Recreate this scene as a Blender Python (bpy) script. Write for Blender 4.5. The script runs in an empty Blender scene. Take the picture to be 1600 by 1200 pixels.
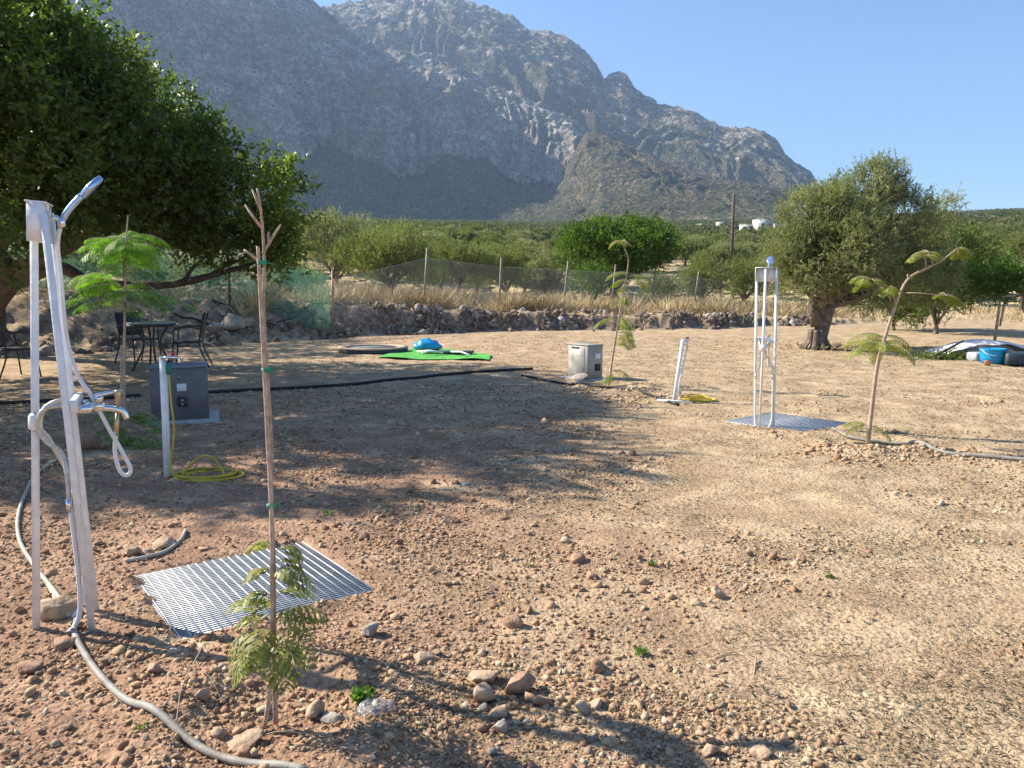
import bpy, math, random
import numpy as np
from math import radians as R, sin, cos, pi, tan, atan2, sqrt
random.seed(7)
rng = np.random.default_rng(11)
S = bpy.context.scene
col = S.collection

# ------------------------------------------------------------ camera, sky, sun, exposure
CAM = np.array([0.0, 0.0, 1.6]); F = 1209.0; PITCH = R(7.07)
cd = bpy.data.cameras.new('camera'); cam = bpy.data.objects.new('camera', cd); col.objects.link(cam)
cam.location = CAM; cam.rotation_euler = (pi/2 - PITCH, 0, 0)
cd.sensor_width = 36; cd.lens = 36*F/1600; cd.clip_start = 0.05; cd.clip_end = 30000
S.camera = cam
SUN_EL = R(34.5); SHD = np.array([0.94, -0.345])            # ground direction in which shadows fall
SHD = SHD/np.linalg.norm(SHD)
w = bpy.data.worlds.new('World'); S.world = w; w.use_nodes = True
nt = w.node_tree; bg = nt.nodes['Background']
sky = nt.nodes.new('ShaderNodeTexSky'); sky.sky_type = 'NISHITA'; sky.sun_disc = False
sky.sun_elevation = SUN_EL; sky.sun_rotation = atan2(-SHD[0], -SHD[1])
sky.altitude = 0; sky.air_density = 1.0; sky.dust_density = 0.1; sky.ozone_density = 6.0
nt.links.new(sky.outputs[0], bg.inputs[0]); bg.inputs[1].default_value = 0.085
sd = bpy.data.lights.new('sun', 'SUN'); sun = bpy.data.objects.new('sun', sd); col.objects.link(sun)
sd.energy = 5.0; sd.angle = R(0.5); sd.color = (1.0, 0.91, 0.77)
from mathutils import Vector, Matrix
lv = Vector((SHD[0]*cos(SUN_EL), SHD[1]*cos(SUN_EL), -sin(SUN_EL)))
sun.rotation_euler = lv.to_track_quat('-Z', 'Y').to_euler()
sun.location = (-30, 12, 25)
vs = S.view_settings; vs.view_transform = 'Standard'; vs.look = 'None'; vs.exposure = 1.25; vs.gamma = 1
S.render.engine = 'CYCLES'
cy = S.cycles; cy.use_denoising = True; cy.max_bounces = 6; cy.transparent_max_bounces = 16
cy.diffuse_bounces = 2; cy.volume_bounces = 0; cy.caustics_reflective = False; cy.caustics_refractive = False
try: cy.denoiser = 'OPENIMAGEDENOISE'
except Exception: pass

# ------------------------------------------------------------ survey helpers: direction of a sighted point -> world
def ray(px, py):
    a = (px-800)/F; b = (600-py)/F
    return np.array([a, b*sin(PITCH)+cos(PITCH), b*cos(PITCH)-sin(PITCH)])
def at(px, py, Y):
    d = ray(px, py); return CAM + d*(Y/d[1])
def gr(px, py, z=0.0):
    d = ray(px, py); t = (z-CAM[2])/d[2]; return CAM + d*t

# ------------------------------------------------------------ noise
PERM = rng.permutation(4096).astype(np.int64)
GA = rng.random(4096)*2*pi; GX = np.cos(GA); GY = np.sin(GA)
def perlin(x, y, seed=0):
    xi = np.floor(x).astype(np.int64); yi = np.floor(y).astype(np.int64)
    xf = x-xi; yf = y-yi
    u = xf*xf*xf*(xf*(xf*6-15)+10); v = yf*yf*yf*(yf*(yf*6-15)+10)
    def g(ix, iy, dx, dy):
        h = PERM[(PERM[(ix+seed*131) & 4095] + iy) & 4095]
        return GX[h]*dx + GY[h]*dy
    a = g(xi, yi, xf, yf); b = g(xi+1, yi, xf-1, yf)
    c = g(xi, yi+1, xf, yf-1); d = g(xi+1, yi+1, xf-1, yf-1)
    return (a+(b-a)*u) + ((c+(d-c)*u)-(a+(b-a)*u))*v
def fbm(x, y, o=4, seed=0, gain=.5):
    s = 0; a = 1.0
    for i in range(o):
        s = s + a*perlin(x*2**i, y*2**i, seed+i); a *= gain
    return s
def ridged(x, y, o=4, seed=0, gain=.55):
    s = 0; a = 1.0
    for i in range(o):
        s = s + a*(1-2.2*np.abs(perlin(x*2**i, y*2**i, seed+i))); a *= gain
    return s
def sstep(a, b, x):
    t = np.clip((x-a)/(b-a), 0, 1); return t*t*(3-2*t)

# ------------------------------------------------------------ terrain heights
def bank_toe(x): return .5*perlin(np.asarray(x, float)*.45+9, np.asarray(x, float)*0, 12)+.3*perlin(np.asarray(x, float)*1.7, np.asarray(x, float)*0, 13)+np.interp(x, [-30, -14, -10, -7, -4, -1, 2, 8, 12, 18], [13, 15.5, 19.5, 23.5, 27, 28.8, 29.8, 30.6, 33, 36])
def bank_top(x): return np.interp(x, [-30, -14, -8, -4.5, 0, 4, 8, 12, 17, 22], [1.5, 1.5, 1.15, .88, .62, .52, .42, .26, .1, .03])
PIT = gr(428, 1128)
def base_h(x, y):
    x = np.asarray(x, float); y = np.asarray(y, float)
    t = bank_toe(x); wdt = np.interp(x, [-14, -8, -5, 0, 10], [6, 4.0, 1.4, .8, .8])
    z = bank_top(x)*(1+.3*perlin(x*.5, x*0, 14)+.25*perlin(x*1.9, x*0, 15))*sstep(0, 1, (y-t)/wdt)
    r = np.hypot(x, y)
    z = z + .087*np.maximum(r-56, 0)**1.0*sstep(56, 80, r)
    return z
def gh(x, y):
    x = np.asarray(x, float); y = np.asarray(y, float)
    z = base_h(x, y)
    z = z + .05*fbm(x*.35, y*.35, 3, 3)*sstep(2, 8, np.hypot(x, y))
    # planting pit ring round the near sapling
    d = np.hypot(x-PIT[0], (y-PIT[1]))
    z = z + .05*np.exp(-((d-.42)/.13)**2) - .03*np.exp(-(d/.3)**2)
    for (qx, qy, rr) in RINGS:
        d = np.hypot(x-qx, y-qy)
        z = z + .07*np.exp(-((d-rr)/.16)**2)*(0.7+.6*perlin(x*3, y*3, 9))
    return z
_q = gr(1355, 697); _q2 = gr(958, 607)
RINGS = [(_q[0], _q[1]+.05, .5), (_q2[0], _q2[1], .55)]
G1C = (-1.43, 4.08); G1R = R(37)
def grate_mask(x, y):
    m = 1.0
    for (c, a) in ((G1C, G1R), ((3.32, 9.2), R(-50))):
        lx = (x-c[0])*cos(a)+(y-c[1])*sin(a); ly = -(x-c[0])*sin(a)+(y-c[1])*cos(a)
        d = np.maximum(np.abs(lx), np.abs(ly))
        m = m*sstep(.46, .535, d)
    return m
def gh_fine(x, y):
    r = np.hypot(x, y)
    rough = .35 + .9*sstep(.1, -.35, x*.16 + .12 + .5*fbm(x*.5, y*.5, 2, 30))   # cloddy at the left, trodden at the right
    near = 1-sstep(14, 30, r)
    z = .014*fbm(x*2.6, y*2.6, 3, 40)*(1-sstep(30, 60, r))
    z = z + rough*near*(.009*fbm(x*9, y*9, 3, 50) + .006*np.maximum(ridged(x*20, y*20, 2, 60)-.5, 0))
    bk = sstep(0, .12, base_h(x, y))*(1-sstep(60, 90, r))
    z = z + bk*(.10*fbm(x*1.8, y*1.8, 4, 70)+.05*ridged(x*3, y*3, 2, 75)*sstep(3, .5, y-bank_toe(x)))
    gm = grate_mask(x, y); sp = 0
    for (qx, qy, a, sr) in ((-2.09, 4.08, .035, .07), (-1.62, 3.38, .035, .07), (-1.90, 3.84, .026, .06), (-1.25, 3.50, .022, .06), (-.95, 3.75, .02, .06)):
        sp = sp + a*np.exp(-((x-qx)**2+(y-qy)**2)/(sr*sr))*(1+.6*perlin(x*16, y*16, 44))
    return gh(x, y) + z*gm - .02*(1-gm) + sp

# ------------------------------------------------------------ mesh building
def newmesh(name, V, Fc, mat, parent=None, smooth=False, tint=None, link=True):
    V = np.asarray(V, np.float32).reshape(-1, 3)
    me = bpy.data.meshes.new(name)
    if isinstance(Fc, np.ndarray):
        n, k = Fc.shape; tot = np.full(n, k, np.int32); flat = Fc.ravel().astype(np.int32)
    else:
        tot = np.array([len(f) for f in Fc], np.int32); flat = np.array([i for f in Fc for i in f], np.int32); n = len(Fc)
    me.vertices.add(len(V)); me.vertices.foreach_set('co', V.ravel())
    me.loops.add(len(flat)); me.loops.foreach_set('vertex_index', flat)
    me.polygons.add(n)
    st = np.zeros(n, np.int32); st[1:] = np.cumsum(tot)[:-1]
    me.polygons.foreach_set('loop_start', st); me.polygons.foreach_set('loop_total', tot)
    if smooth: me.polygons.foreach_set('use_smooth', np.ones(n, bool))
    if tint is not None:
        at_ = me.attributes.new('tint', 'FLOAT', 'FACE'); at_.data.foreach_set('value', np.asarray(tint, np.float32))
    me.materials.append(mat); me.update(calc_edges=True); me.validate()
    o = bpy.data.objects.new(name, me)
    if link: col.objects.link(o)
    if parent is not None: o.parent = parent
    return o
def frame_of(d):
    d = np.asarray(d, float); d = d/np.linalg.norm(d)
    a = np.array([0, 0, 1.0]) if abs(d[2]) < .9 else np.array([1.0, 0, 0])
    s = np.cross(d, a); s /= np.linalg.norm(s); return d, s, np.cross(s, d)
class MB:
    def __init__(s): s.v = []; s.f = []
    def add(s, V, Fs):
        b = len(s.v); s.v += [tuple(map(float, p)) for p in V]; s.f += [tuple(int(i)+b for i in f) for f in Fs]; return s
    def box(s, c, d, rz=0, M=None, bev=0.0):
        x, y, z = d[0]/2, d[1]/2, d[2]/2
        if bev <= 0:
            P = [(sx*x, sy*y, sz*z) for sz in (-1, 1) for sx, sy in ((-1, -1), (1, -1), (1, 1), (-1, 1))]
            Fs = [(3, 2, 1, 0), (4, 5, 6, 7), (0, 1, 5, 4), (1, 2, 6, 5), (2, 3, 7, 6), (3, 0, 4, 7)]
        else:
            def ring(h, i): return [(-x+i, -y+0*i, h), (x-i, -y, h), (x, -y+i, h), (x, y-i, h), (x-i, y, h), (-x+i, y, h), (-x, y-i, h), (-x, -y+i, h)]
            b = bev; P = []
            for h, sc in ((-z, b), (-z+b, 0), (z-b, 0), (z, b)):
                for (px, py, ph) in ring(h, b): P.append((px-math.copysign(sc, px), py-math.copysign(sc, py), ph))
            Fs = [tuple(range(7, -1, -1)), tuple(range(24, 32))]
            for k in range(3):
                for i in range(8): j = (i+1) % 8; Fs.append((k*8+i, k*8+j, k*8+8+j, k*8+8+i))
        out = []
        for p in P:
            v = Vector(p)
            if M is not None: v = M @ v
            v = Vector((v.x*cos(rz)-v.y*sin(rz), v.x*sin(rz)+v.y*cos(rz), v.z)); out.append((v.x+c[0], v.y+c[1], v.z+c[2]))
        return s.add(out, Fs)
    def tube(s, pts, rad, n=8, cap=True, sq=False):
        pts = [np.asarray(p, float) for p in pts]; m = len(pts)
        rs = rad if hasattr(rad, '__len__') else [rad]*m
        V = []; prev = None
        for i in range(m):
            d = pts[min(i+1, m-1)]-pts[max(i-1, 0)]
            if np.linalg.norm(d) < 1e-9: d = np.array([0, 0, 1.0])
            d /= np.linalg.norm(d)
            if prev is None: _, sd_, up = frame_of(d)
            else:
                sd_ = prev - d*np.dot(prev, d); sd_ /= np.linalg.norm(sd_); up = np.cross(sd_, d)
            prev = sd_
            for k in range(n):
                a = 2*pi*(k+.5*(1 if sq else 0))/n
                V.append(pts[i] + rs[i]*(cos(a)*sd_ + sin(a)*up))
        Fs = [(i*n+k, i*n+(k+1) % n, (i+1)*n+(k+1) % n, (i+1)*n+k) for i in range(m-1) for k in range(n)]
        if cap: Fs += [tuple(range(n-1, -1, -1)), tuple(range((m-1)*n, m*n))]
        return s.add(V, Fs)
    def bar(s, a, b, w_, h_=None):      # rectangular bar between two points
        h_ = h_ or w_; a = np.asarray(a, float); b = np.asarray(b, float)
        d, sd_, up = frame_of(b-a); V = []
        for p in (a, b):
            for i, j in ((-1, -1), (1, -1), (1, 1), (-1, 1)): V.append(p + sd_*w_/2*i + up*h_/2*j)
        return s.add(V, [(3, 2, 1, 0), (4, 5, 6, 7), (0, 1, 5, 4), (1, 2, 6, 5), (2, 3, 7, 6), (3, 0, 4, 7)])
    def lathe(s, c, prof, n=16):
        V = []; m = len(prof)
        for r_, z in prof:
            for k in range(n): V.append((c[0]+r_*cos(2*pi*k/n), c[1]+r_*sin(2*pi*k/n), c[2]+z))
        Fs = [(i*n+k, i*n+(k+1) % n, (i+1)*n+(k+1) % n, (i+1)*n+k) for i in range(m-1) for k in range(n)]
        Fs += [tuple(range(n-1, -1, -1)), tuple(range((m-1)*n, m*n))]
        return s.add(V, Fs)
    def build(s, name, mat, parent=None, smooth=False):
        return newmesh(name, s.v, s.f, mat, parent, smooth)
def smoothpts(P, k=6):
    P = [np.asarray(p, float) for p in P]; Q = [2*P[0]-P[1]]+P+[2*P[-1]-P[-2]]; out = []
    for i in range(1, len(Q)-2):
        for j in range(k):
            t = j/k; a, b, c, d = Q[i-1], Q[i], Q[i+1], Q[i+2]
            out.append(.5*((2*b)+(-a+c)*t+(2*a-5*b+4*c-d)*t*t+(-a+3*b-3*c+d)*t**3))
    out.append(P[-1]); return out
def tag(o, label=None, cat=None, group=None, kind=None):
    if label: o['label'] = label
    if cat: o['category'] = cat
    if group: o['group'] = group
    if kind: o['kind'] = kind
    return o
def thing(name, loc, label, cat, group=None, rz=0, sc=1.0):
    o = bpy.data.objects.new(name, None); col.objects.link(o); o.location = tuple(map(float, loc)); o.rotation_euler = (0, 0, rz)
    o.scale = (sc, sc, sc); o.empty_display_size = .2
    return tag(o, label, cat, group)
def copy_tree(o, parent=None):
    c = o.copy(); col.objects.link(c)
    if parent is not None: c.parent = parent
    for ch in [q for q in bpy.data.objects if q.parent == o]: copy_tree(ch, c)
    return c

# ------------------------------------------------------------ materials
def mat(name, color=(.5, .5, .5), rough=.6, metal=0, color2=None, scale=8.0, bump=0, bscale=60, spec=.4, detail=5, lo=.4, hi=.6):
    m = bpy.data.materials.new(name); m.use_nodes = True; n = m.node_tree.nodes; l = m.node_tree.links
    b = n['Principled BSDF']; b.inputs['Roughness'].default_value = rough; b.inputs['Metallic'].default_value = metal
    b.inputs['Specular IOR Level'].default_value = spec
    b.inputs['Base Color'].default_value = (*color, 1)
    tc = n.new('ShaderNodeTexCoord')
    c2 = color2 or tuple(c*.8 for c in color)
    nz = n.new('ShaderNodeTexNoise'); nz.inputs['Scale'].default_value = scale; nz.inputs['Detail'].default_value = detail
    l.new(tc.outputs['Object'], nz.inputs['Vector'])
    rp = n.new('ShaderNodeValToRGB'); rp.color_ramp.elements[0].color = (*color, 1); rp.color_ramp.elements[1].color = (*c2, 1)
    rp.color_ramp.elements[0].position = lo; rp.color_ramp.elements[1].position = hi
    l.new(nz.outputs['Fac'], rp.inputs[0]); l.new(rp.outputs[0], b.inputs['Base Color'])
    if bump:
        n2 = n.new('ShaderNodeTexNoise'); n2.inputs['Scale'].default_value = bscale; n2.inputs['Detail'].default_value = 6
        l.new(tc.outputs['Object'], n2.inputs['Vector'])
        bp = n.new('ShaderNodeBump'); bp.inputs['Strength'].default_value = bump; bp.inputs['Distance'].default_value = .01
        l.new(n2.outputs['Fac'], bp.inputs['Height']); l.new(bp.outputs[0], b.inputs['Normal'])
    return m
def leafmat(name, cols, trans=.3, rough=.5, spec=.35, tr=(1.6, 1.9, .7)):
    m = bpy.data.materials.new(name); m.use_nodes = True; n = m.node_tree.nodes; l = m.node_tree.links
    b = n['Principled BSDF']; b.inputs['Roughness'].default_value = rough; b.inputs['Specular IOR Level'].default_value = spec
    a = n.new('ShaderNodeAttribute'); a.attribute_name = 'tint'
    rp = n.new('ShaderNodeValToRGB'); e = rp.color_ramp.elements
    for i, c in enumerate(cols):
        p = i/(len(cols)-1)
        if i == 0: q = e[0]
        elif i == len(cols)-1: q = e[-1]
        else: q = e.new(p)
        q.position = p; q.color = (*c, 1)
    l.new(a.outputs['Fac'], rp.inputs[0]); l.new(rp.outputs[0], b.inputs['Base Color'])
    if trans > 0:
        t = n.new('ShaderNodeBsdfTranslucent'); mx = n.new('ShaderNodeMixShader'); mx.inputs[0].default_value = trans
        g = n.new('ShaderNodeMix'); g.data_type = 'RGBA'; g.blend_type = 'MULTIPLY'; g.inputs[0].default_value = 1
        l.new(rp.outputs[0], g.inputs[6]); g.inputs[7].default_value = (*tr, 1)
        l.new(g.outputs[2], t.inputs[0])
        l.new(b.outputs[0], mx.inputs[1]); l.new(t.outputs[0], mx.inputs[2]); l.new(mx.outputs[0], n['Material Output'].inputs[0])
    return m
def tintmat(name, cols, rough=.9, bump=.0, bscale=80, spec=.2):
    m = leafmat(name, cols, 0, rough, spec)
    n = m.node_tree.nodes; l = m.node_tree.links; b = n['Principled BSDF']
    tc = n.new('ShaderNodeTexCoord'); nz = n.new('ShaderNodeTexNoise'); nz.inputs['Scale'].default_value = bscale; nz.inputs['Detail'].default_value = 5
    l.new(tc.outputs['Object'], nz.inputs['Vector'])
    rp = [q for q in n if q.type == 'VALTORGB'][0]
    mx = n.new('ShaderNodeMix'); mx.data_type = 'RGBA'; mx.blend_type = 'MULTIPLY'; mx.inputs[0].default_value = .6
    mr = n.new('ShaderNodeMapRange'); mr.inputs[1].default_value = .3; mr.inputs[2].default_value = .7; mr.inputs[3].default_value = .55; mr.inputs[4].default_value = 1.25
    l.new(nz.outputs['Fac'], mr.inputs[0]); l.new(rp.outputs[0], mx.inputs[6]); l.new(mr.outputs[0], mx.inputs[7]); l.new(mx.outputs[2], b.inputs['Base Color'])
    if bump:
        bp = n.new('ShaderNodeBump'); bp.inputs['Strength'].default_value = bump; bp.inputs['Distance'].default_value = .01
        l.new(nz.outputs['Fac'], bp.inputs['Height']); l.new(bp.outputs[0], b.inputs['Normal'])
    return m

class NT:
    """small node graph writer"""
    def __init__(s, name, rough=.95, spec=.15):
        s.m = bpy.data.materials.new(name); s.m.use_nodes = True; s.n = s.m.node_tree.nodes; s.l = s.m.node_tree.links
        s.b = s.n['Principled BSDF']; s.b.inputs['Roughness'].default_value = rough; s.b.inputs['Specular IOR Level'].default_value = spec
        s.geo = s.n.new('ShaderNodeNewGeometry'); s.pos = s.geo.outputs['Position']
    def noise(s, sc, det=5, rough=.55, vec=None, dist=0):
        q = s.n.new('ShaderNodeTexNoise'); q.inputs['Scale'].default_value = sc; q.inputs['Detail'].default_value = det; q.inputs['Roughness'].default_value = rough
        q.inputs['Distortion'].default_value = dist
        s.l.new(vec or s.pos, q.inputs['Vector']); return q.outputs['Fac']
    def vor(s, sc, out='Distance', vec=None, feat='F1', rnd=1):
        q = s.n.new('ShaderNodeTexVoronoi'); q.feature = feat; q.inputs['Scale'].default_value = sc; q.inputs['Randomness'].default_value = rnd
        s.l.new(vec or s.pos, q.inputs['Vector']); return q.outputs[out]
    def ramp(s, x, a, b, c=0.0, d=1.0):
        q = s.n.new('ShaderNodeMapRange'); q.interpolation_type = 'SMOOTHSTEP'
        for i, v in enumerate((a, b, c, d)): q.inputs[1+i].default_value = v
        s.l.new(x, q.inputs[0]); return q.outputs[0]
    def math(s, op, a, b=None):
        q = s.n.new('ShaderNodeMath'); q.operation = op
        for i, v in enumerate((a, b)):
            if v is None: continue
            if isinstance(v, (int, float)): q.inputs[i].default_value = v
            else: s.l.new(v, q.inputs[i])
        return q.outputs[0]
    def mix(s, f, a, b, mode='MIX'):
        q = s.n.new('ShaderNodeMix'); q.data_type = 'RGBA'; q.blend_type = mode
        for i, v in ((0, f), (6, a), (7, b)):
            if isinstance(v, (int, float)): q.inputs[i].default_value = v
            elif isinstance(v, tuple): q.inputs[i].default_value = (*v, 1)
            else: s.l.new(v, q.inputs[i])
        return q.outputs[2]
    def xyz(s):
        q = s.n.new('ShaderNodeSeparateXYZ'); s.l.new(s.pos, q.inputs[0]); return q.outputs
    def attr(s, nm):
        q = s.n.new('ShaderNodeAttribute'); q.attribute_name = nm; return q.outputs['Fac']
    def bump(s, h, st, dist):
        q = s.n.new('ShaderNodeBump'); q.inputs['Strength'].default_value = st; q.inputs['Distance'].default_value = dist
        s.l.new(h, q.inputs['Height']); s.l.new(q.outputs[0], s.b.inputs['Normal'])
    def color(s, c): s.l.new(c, s.b.inputs['Base Color'])

def ground_material():
    g = NT('soil'); x, y, z = g.xyz()
    big = g.noise(.45, 4); mid = g.noise(2.2, 5); fine = g.noise(30, 5, .65); vf = g.noise(110, 4, .7)
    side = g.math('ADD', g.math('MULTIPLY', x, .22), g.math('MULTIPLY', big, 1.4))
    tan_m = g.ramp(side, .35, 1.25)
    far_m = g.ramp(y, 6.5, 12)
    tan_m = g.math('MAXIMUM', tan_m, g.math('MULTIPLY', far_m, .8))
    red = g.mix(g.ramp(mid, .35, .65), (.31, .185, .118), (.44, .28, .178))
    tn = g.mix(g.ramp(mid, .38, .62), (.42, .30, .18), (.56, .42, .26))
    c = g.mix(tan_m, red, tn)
    pale = g.ramp(g.noise(1.1, 3), .60, .72); c = g.mix(g.math('MULTIPLY', pale, .65), c, (.70, .53, .33))
    litter = g.ramp(g.noise(1.6, 4, .6), .44, .60)
    spk = g.ramp(g.noise(46, 3, .7), .50, .62)
    c = g.mix(g.math('MULTIPLY', spk, g.math('MULTIPLY', g.math('ADD', g.math('MULTIPLY', litter, .8), .12), g.ramp(x, -2, 1.0, .4, 1))), c, (.10, .078, .045))
    c = g.mix(.55, c, g.ramp(fine, .25, .75, .5, 1.3), 'MULTIPLY')
    c = g.mix(.5, c, g.ramp(vf, .3, .7, .6, 1.3), 'MULTIPLY')
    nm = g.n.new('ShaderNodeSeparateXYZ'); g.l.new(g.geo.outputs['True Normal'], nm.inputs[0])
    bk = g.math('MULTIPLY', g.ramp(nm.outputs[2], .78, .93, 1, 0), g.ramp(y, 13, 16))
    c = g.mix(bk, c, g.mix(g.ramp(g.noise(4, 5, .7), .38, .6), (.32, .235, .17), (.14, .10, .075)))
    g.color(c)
    st = g.vor(38); st2 = g.vor(90)
    h = g.math('ADD', g.math('MULTIPLY', g.math('SUBTRACT', 1.0, st), .6), g.math('ADD', g.math('MULTIPLY', g.math('SUBTRACT', 1.0, st2), .25), g.math('MULTIPLY', fine, .8)))
    g.bump(h, .9, .012)
    return g.m
def hill_material():
    g = NT('hillside'); x, y, z = g.xyz()
    nm = g.n.new('ShaderNodeSeparateXYZ'); g.l.new(g.geo.outputs['Normal'], nm.inputs[0])
    wd = g.n.new('ShaderNodeVectorMath'); wd.operation = 'MULTIPLY'; g.l.new(g.pos, wd.inputs[0]); wd.inputs[1].default_value = (1, 1, .45)
    n1 = g.noise(.006, 6, .6); n2 = g.noise(.03, 6, .65); n3 = g.noise(.09, 5, .7, wd.outputs[0])
    rock = g.mix(g.ramp(n2, .35, .65), (.25, .23, .20), (.50, .465, .41))
    rock = g.mix(g.ramp(n1, .45, .62), rock, (.30, .235, .18))
    rock = g.mix(.8, rock, g.ramp(n3, .3, .7, .45, 1.35), 'MULTIPLY')
    wd2 = g.n.new('ShaderNodeVectorMath'); wd2.operation = 'MULTIPLY'; g.l.new(g.pos, wd2.inputs[0]); wd2.inputs[1].default_value = (.25, .25, 1)
    st_ = g.noise(.035, 6, .7, wd2.outputs[0], 1.5); rock = g.mix(.7, rock, g.ramp(st_, .38, .62, .6, 1.3), 'MULTIPLY')
    scr_d = g.vor(.13); scr_e = g.vor(.30)
    bush = g.math('MAXIMUM', g.ramp(scr_d, .30, .55, 1, 0), g.ramp(scr_e, .28, .5, 1, 0))
    soil = g.mix(g.ramp(n2, .4, .6), (.10, .080, .048), (.17, .135, .08))
    soil = g.mix(g.ramp(n3, .61, .68), soil, (.36, .34, .30))
    scrub = g.mix(bush, soil, g.mix(n3, (.028, .036, .014), (.062, .072, .026)))
    sl = g.math('ADD', g.attr('cliff'), g.math('ADD', g.math('MULTIPLY', g.math('SUBTRACT', n2, .5), 1.3), g.math('MULTIPLY', g.math('SUBTRACT', n1, .5), .9)))
    m = g.ramp(sl, .38, .62, 1, 0)
    rb = g.math('MULTIPLY', g.ramp(scr_d, .25, .45, 1, 0), g.ramp(n2, .35, .55))
    rock = g.mix(g.math('MULTIPLY', rb, .8), rock, (.075, .085, .04))
    c = g.mix(m, rock, scrub)
    # olive land low down: pale earth
    low = g.ramp(z, 70, 120, 1, 0)
    c = g.mix(low, c, g.mix(g.ramp(g.noise(.05, 4), .4, .6), (.16, .14, .08), (.30, .25, .15)))
    near = g.ramp(y, 70, 150, 1, 0)
    c = g.mix(near, c, g.mix(g.ramp(g.noise(.4, 4), .4, .6), (.36, .28, .16), (.46, .37, .22)))
    g.color(c)
    g.bump(g.math('ADD', g.math('MULTIPLY', bush, .5), g.math('ADD', n3, g.math('MULTIPLY', n2, 2))), 1.0, 6.0)
    return g.m
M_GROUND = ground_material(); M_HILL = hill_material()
M_WHITE = mat('white_paint', (.86, .86, .86), .4, 0, (.76, .75, .74), 14, .15, 80)
M_WHITEPL = mat('white_plastic', (.74, .75, .76), .35, 0, (.68, .69, .70), 20)
M_CHROME = mat('chrome', (.75, .76, .78), .15, 1.0, (.68, .69, .72), 20)
M_BRASS = mat('brass', (.62, .50, .30), .35, .9)
M_GALV = mat('galvanised_steel', (.38, .41, .43), .5, .25, (.30, .33, .35), 9)
M_GALVB = mat('bright_bar', (.75, .77, .79), .35, .2, (.62, .64, .67), 9)
M_HOSEGREY = mat('grey_pipe', (.33, .31, .27), .62, 0, (.23, .21, .18), 9, .3, 60, .25)
M_HOSEPALE = mat('pale_pipe', (.48, .45, .37), .62, 0, (.36, .33, .27), 9, .3, 60, .25)
M_BLACK = mat('black_plastic', (.022, .022, .025), .55, 0, (.04, .04, .042), 8)
M_BLACKPIPE = mat('black_pipe', (.012, .013, .016), .5)
M_YELLOW = mat('yellow_hose', (.55, .40, .03), .4, 0, (.48, .34, .02), 12)
M_CAB = mat('grey_cabinet', (.155, .145, .150), .55, 0, (.125, .118, .122), 5)
M_CABLT = mat('light_cabinet', (.36, .34, .30), .6, 0, (.30, .285, .25), 5)
M_CONC = mat('concrete', (.42, .41, .39), .9, 0, (.33, .32, .30), 12, .4, 90)
M_GREENTIE = mat('green_tie', (.02, .30, .16), .5)
M_REDH = mat('red_handle', (.55, .04, .06), .4)
M_GREENCON = mat('green_connector', (.02, .16, .13), .5)
M_STAKE = mat('stake_wood', (.58, .43, .32), .8, 0, (.40, .28, .205), 30, .5, 120)
M_TWIG = mat('sapling_bark', (.50, .37, .28), .85, 0, (.36, .26, .19), 40, .4, 150)
M_BARK = mat('dark_bark', (.10, .078, .062), .95, 0, (.055, .043, .035), 9, .8, 30)
M_BARKO = mat('olive_bark', (.20, .155, .12), .95, 0, (.10, .08, .062), 9, .9, 25)
M_POST = mat('fence_post', (.34, .29, .24), .7, .2, (.24, .18, .14), 6)
M_WIRE = mat('fence_wire', (.45, .45, .42), .5, .4)
M_POLE = mat('pole_wood', (.12, .09, .07), .85, 0, (.08, .06, .05), 4)
M_BLUE = mat('blue_plastic', (.01, .26, .62), .35, 0, (.01, .34, .62), 6)
M_GREENMAT = mat('green_mat', (.10, .42, .06), .8, 0, (.07, .34, .05), 10)
M_TAN = mat('tan_pad', (.55, .38, .27), .7, 0, (.48, .33, .24), 8)
M_NAVY = mat('dark_pad', (.03, .05, .07), .6)
M_TRMESH = mat('jumping_mat', (.12, .16, .14), .7)
M_WHITEWALL = mat('white_wall', (.58, .56, .52), .8, 0, (.5, .48, .45), 2)
M_ROOF = mat('roof_tile', (.45, .2, .13), .9)
M_DARKGLASS = mat('window_dark', (.05, .06, .08), .2)
M_GREENTABLE = mat('table_glass', (.22, .30, .27), .12, 0, spec=.8)
M_CAROB = leafmat('carob_leaf', [(.045, .068, .018), (.10, .14, .03), (.21, .25, .05)], .42, .42, .45)
M_OLIVE = leafmat('olive_leaf', [(.12, .13, .06), (.23, .24, .12), (.42, .43, .24)], .36, .5, .3, (1.45, 1.65, .8))
M_OLIVEG = leafmat('olive_leaf_green', [(.085, .10, .037), (.165, .185, .07), (.29, .305, .14)], .36, .5, .3)
M_DENSE = leafmat('dense_leaf', [(.04, .075, .014), (.09, .15, .024), (.16, .22, .035)], .38, .5, .3)
M_FERN = leafmat('fern_leaf', [(.06, .12, .02), (.16, .31, .03), (.30, .46, .05)], .45, .5, .3)
M_FERNO = leafmat('fern_leaf_olive', [(.12, .13, .03), (.22, .25, .045), (.36, .38, .07)], .32, .5, .3)
M_FERNO2 = leafmat('fern_leaf_brownish', [(.10, .10, .03), (.19, .20, .045), (.33, .34, .08)], .28, .5, .3)
M_DRY = leafmat('dry_grass', [(.34, .25, .13), (.56, .44, .25), (.74, .62, .39)], 0, .8, .1)
M_WEED = leafmat('weed_leaf', [(.05, .11, .02), (.10, .2, .04), (.18, .28, .06)], .3)
M_ROCK = mat('rock', (.48, .35, .24), .92, 0, (.31, .215, .145), 14, .6, 70, .2, 8)
M_ROCKG = mat('grey_rock', (.42, .375, .32), .92, 0, (.28, .24, .20), 9, .6, 60, .2, 8)
M_ROCKR = mat('red_rock', (.42, .26, .17), .92, 0, (.27, .165, .11), 12, .6, 70, .2, 8)
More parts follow.
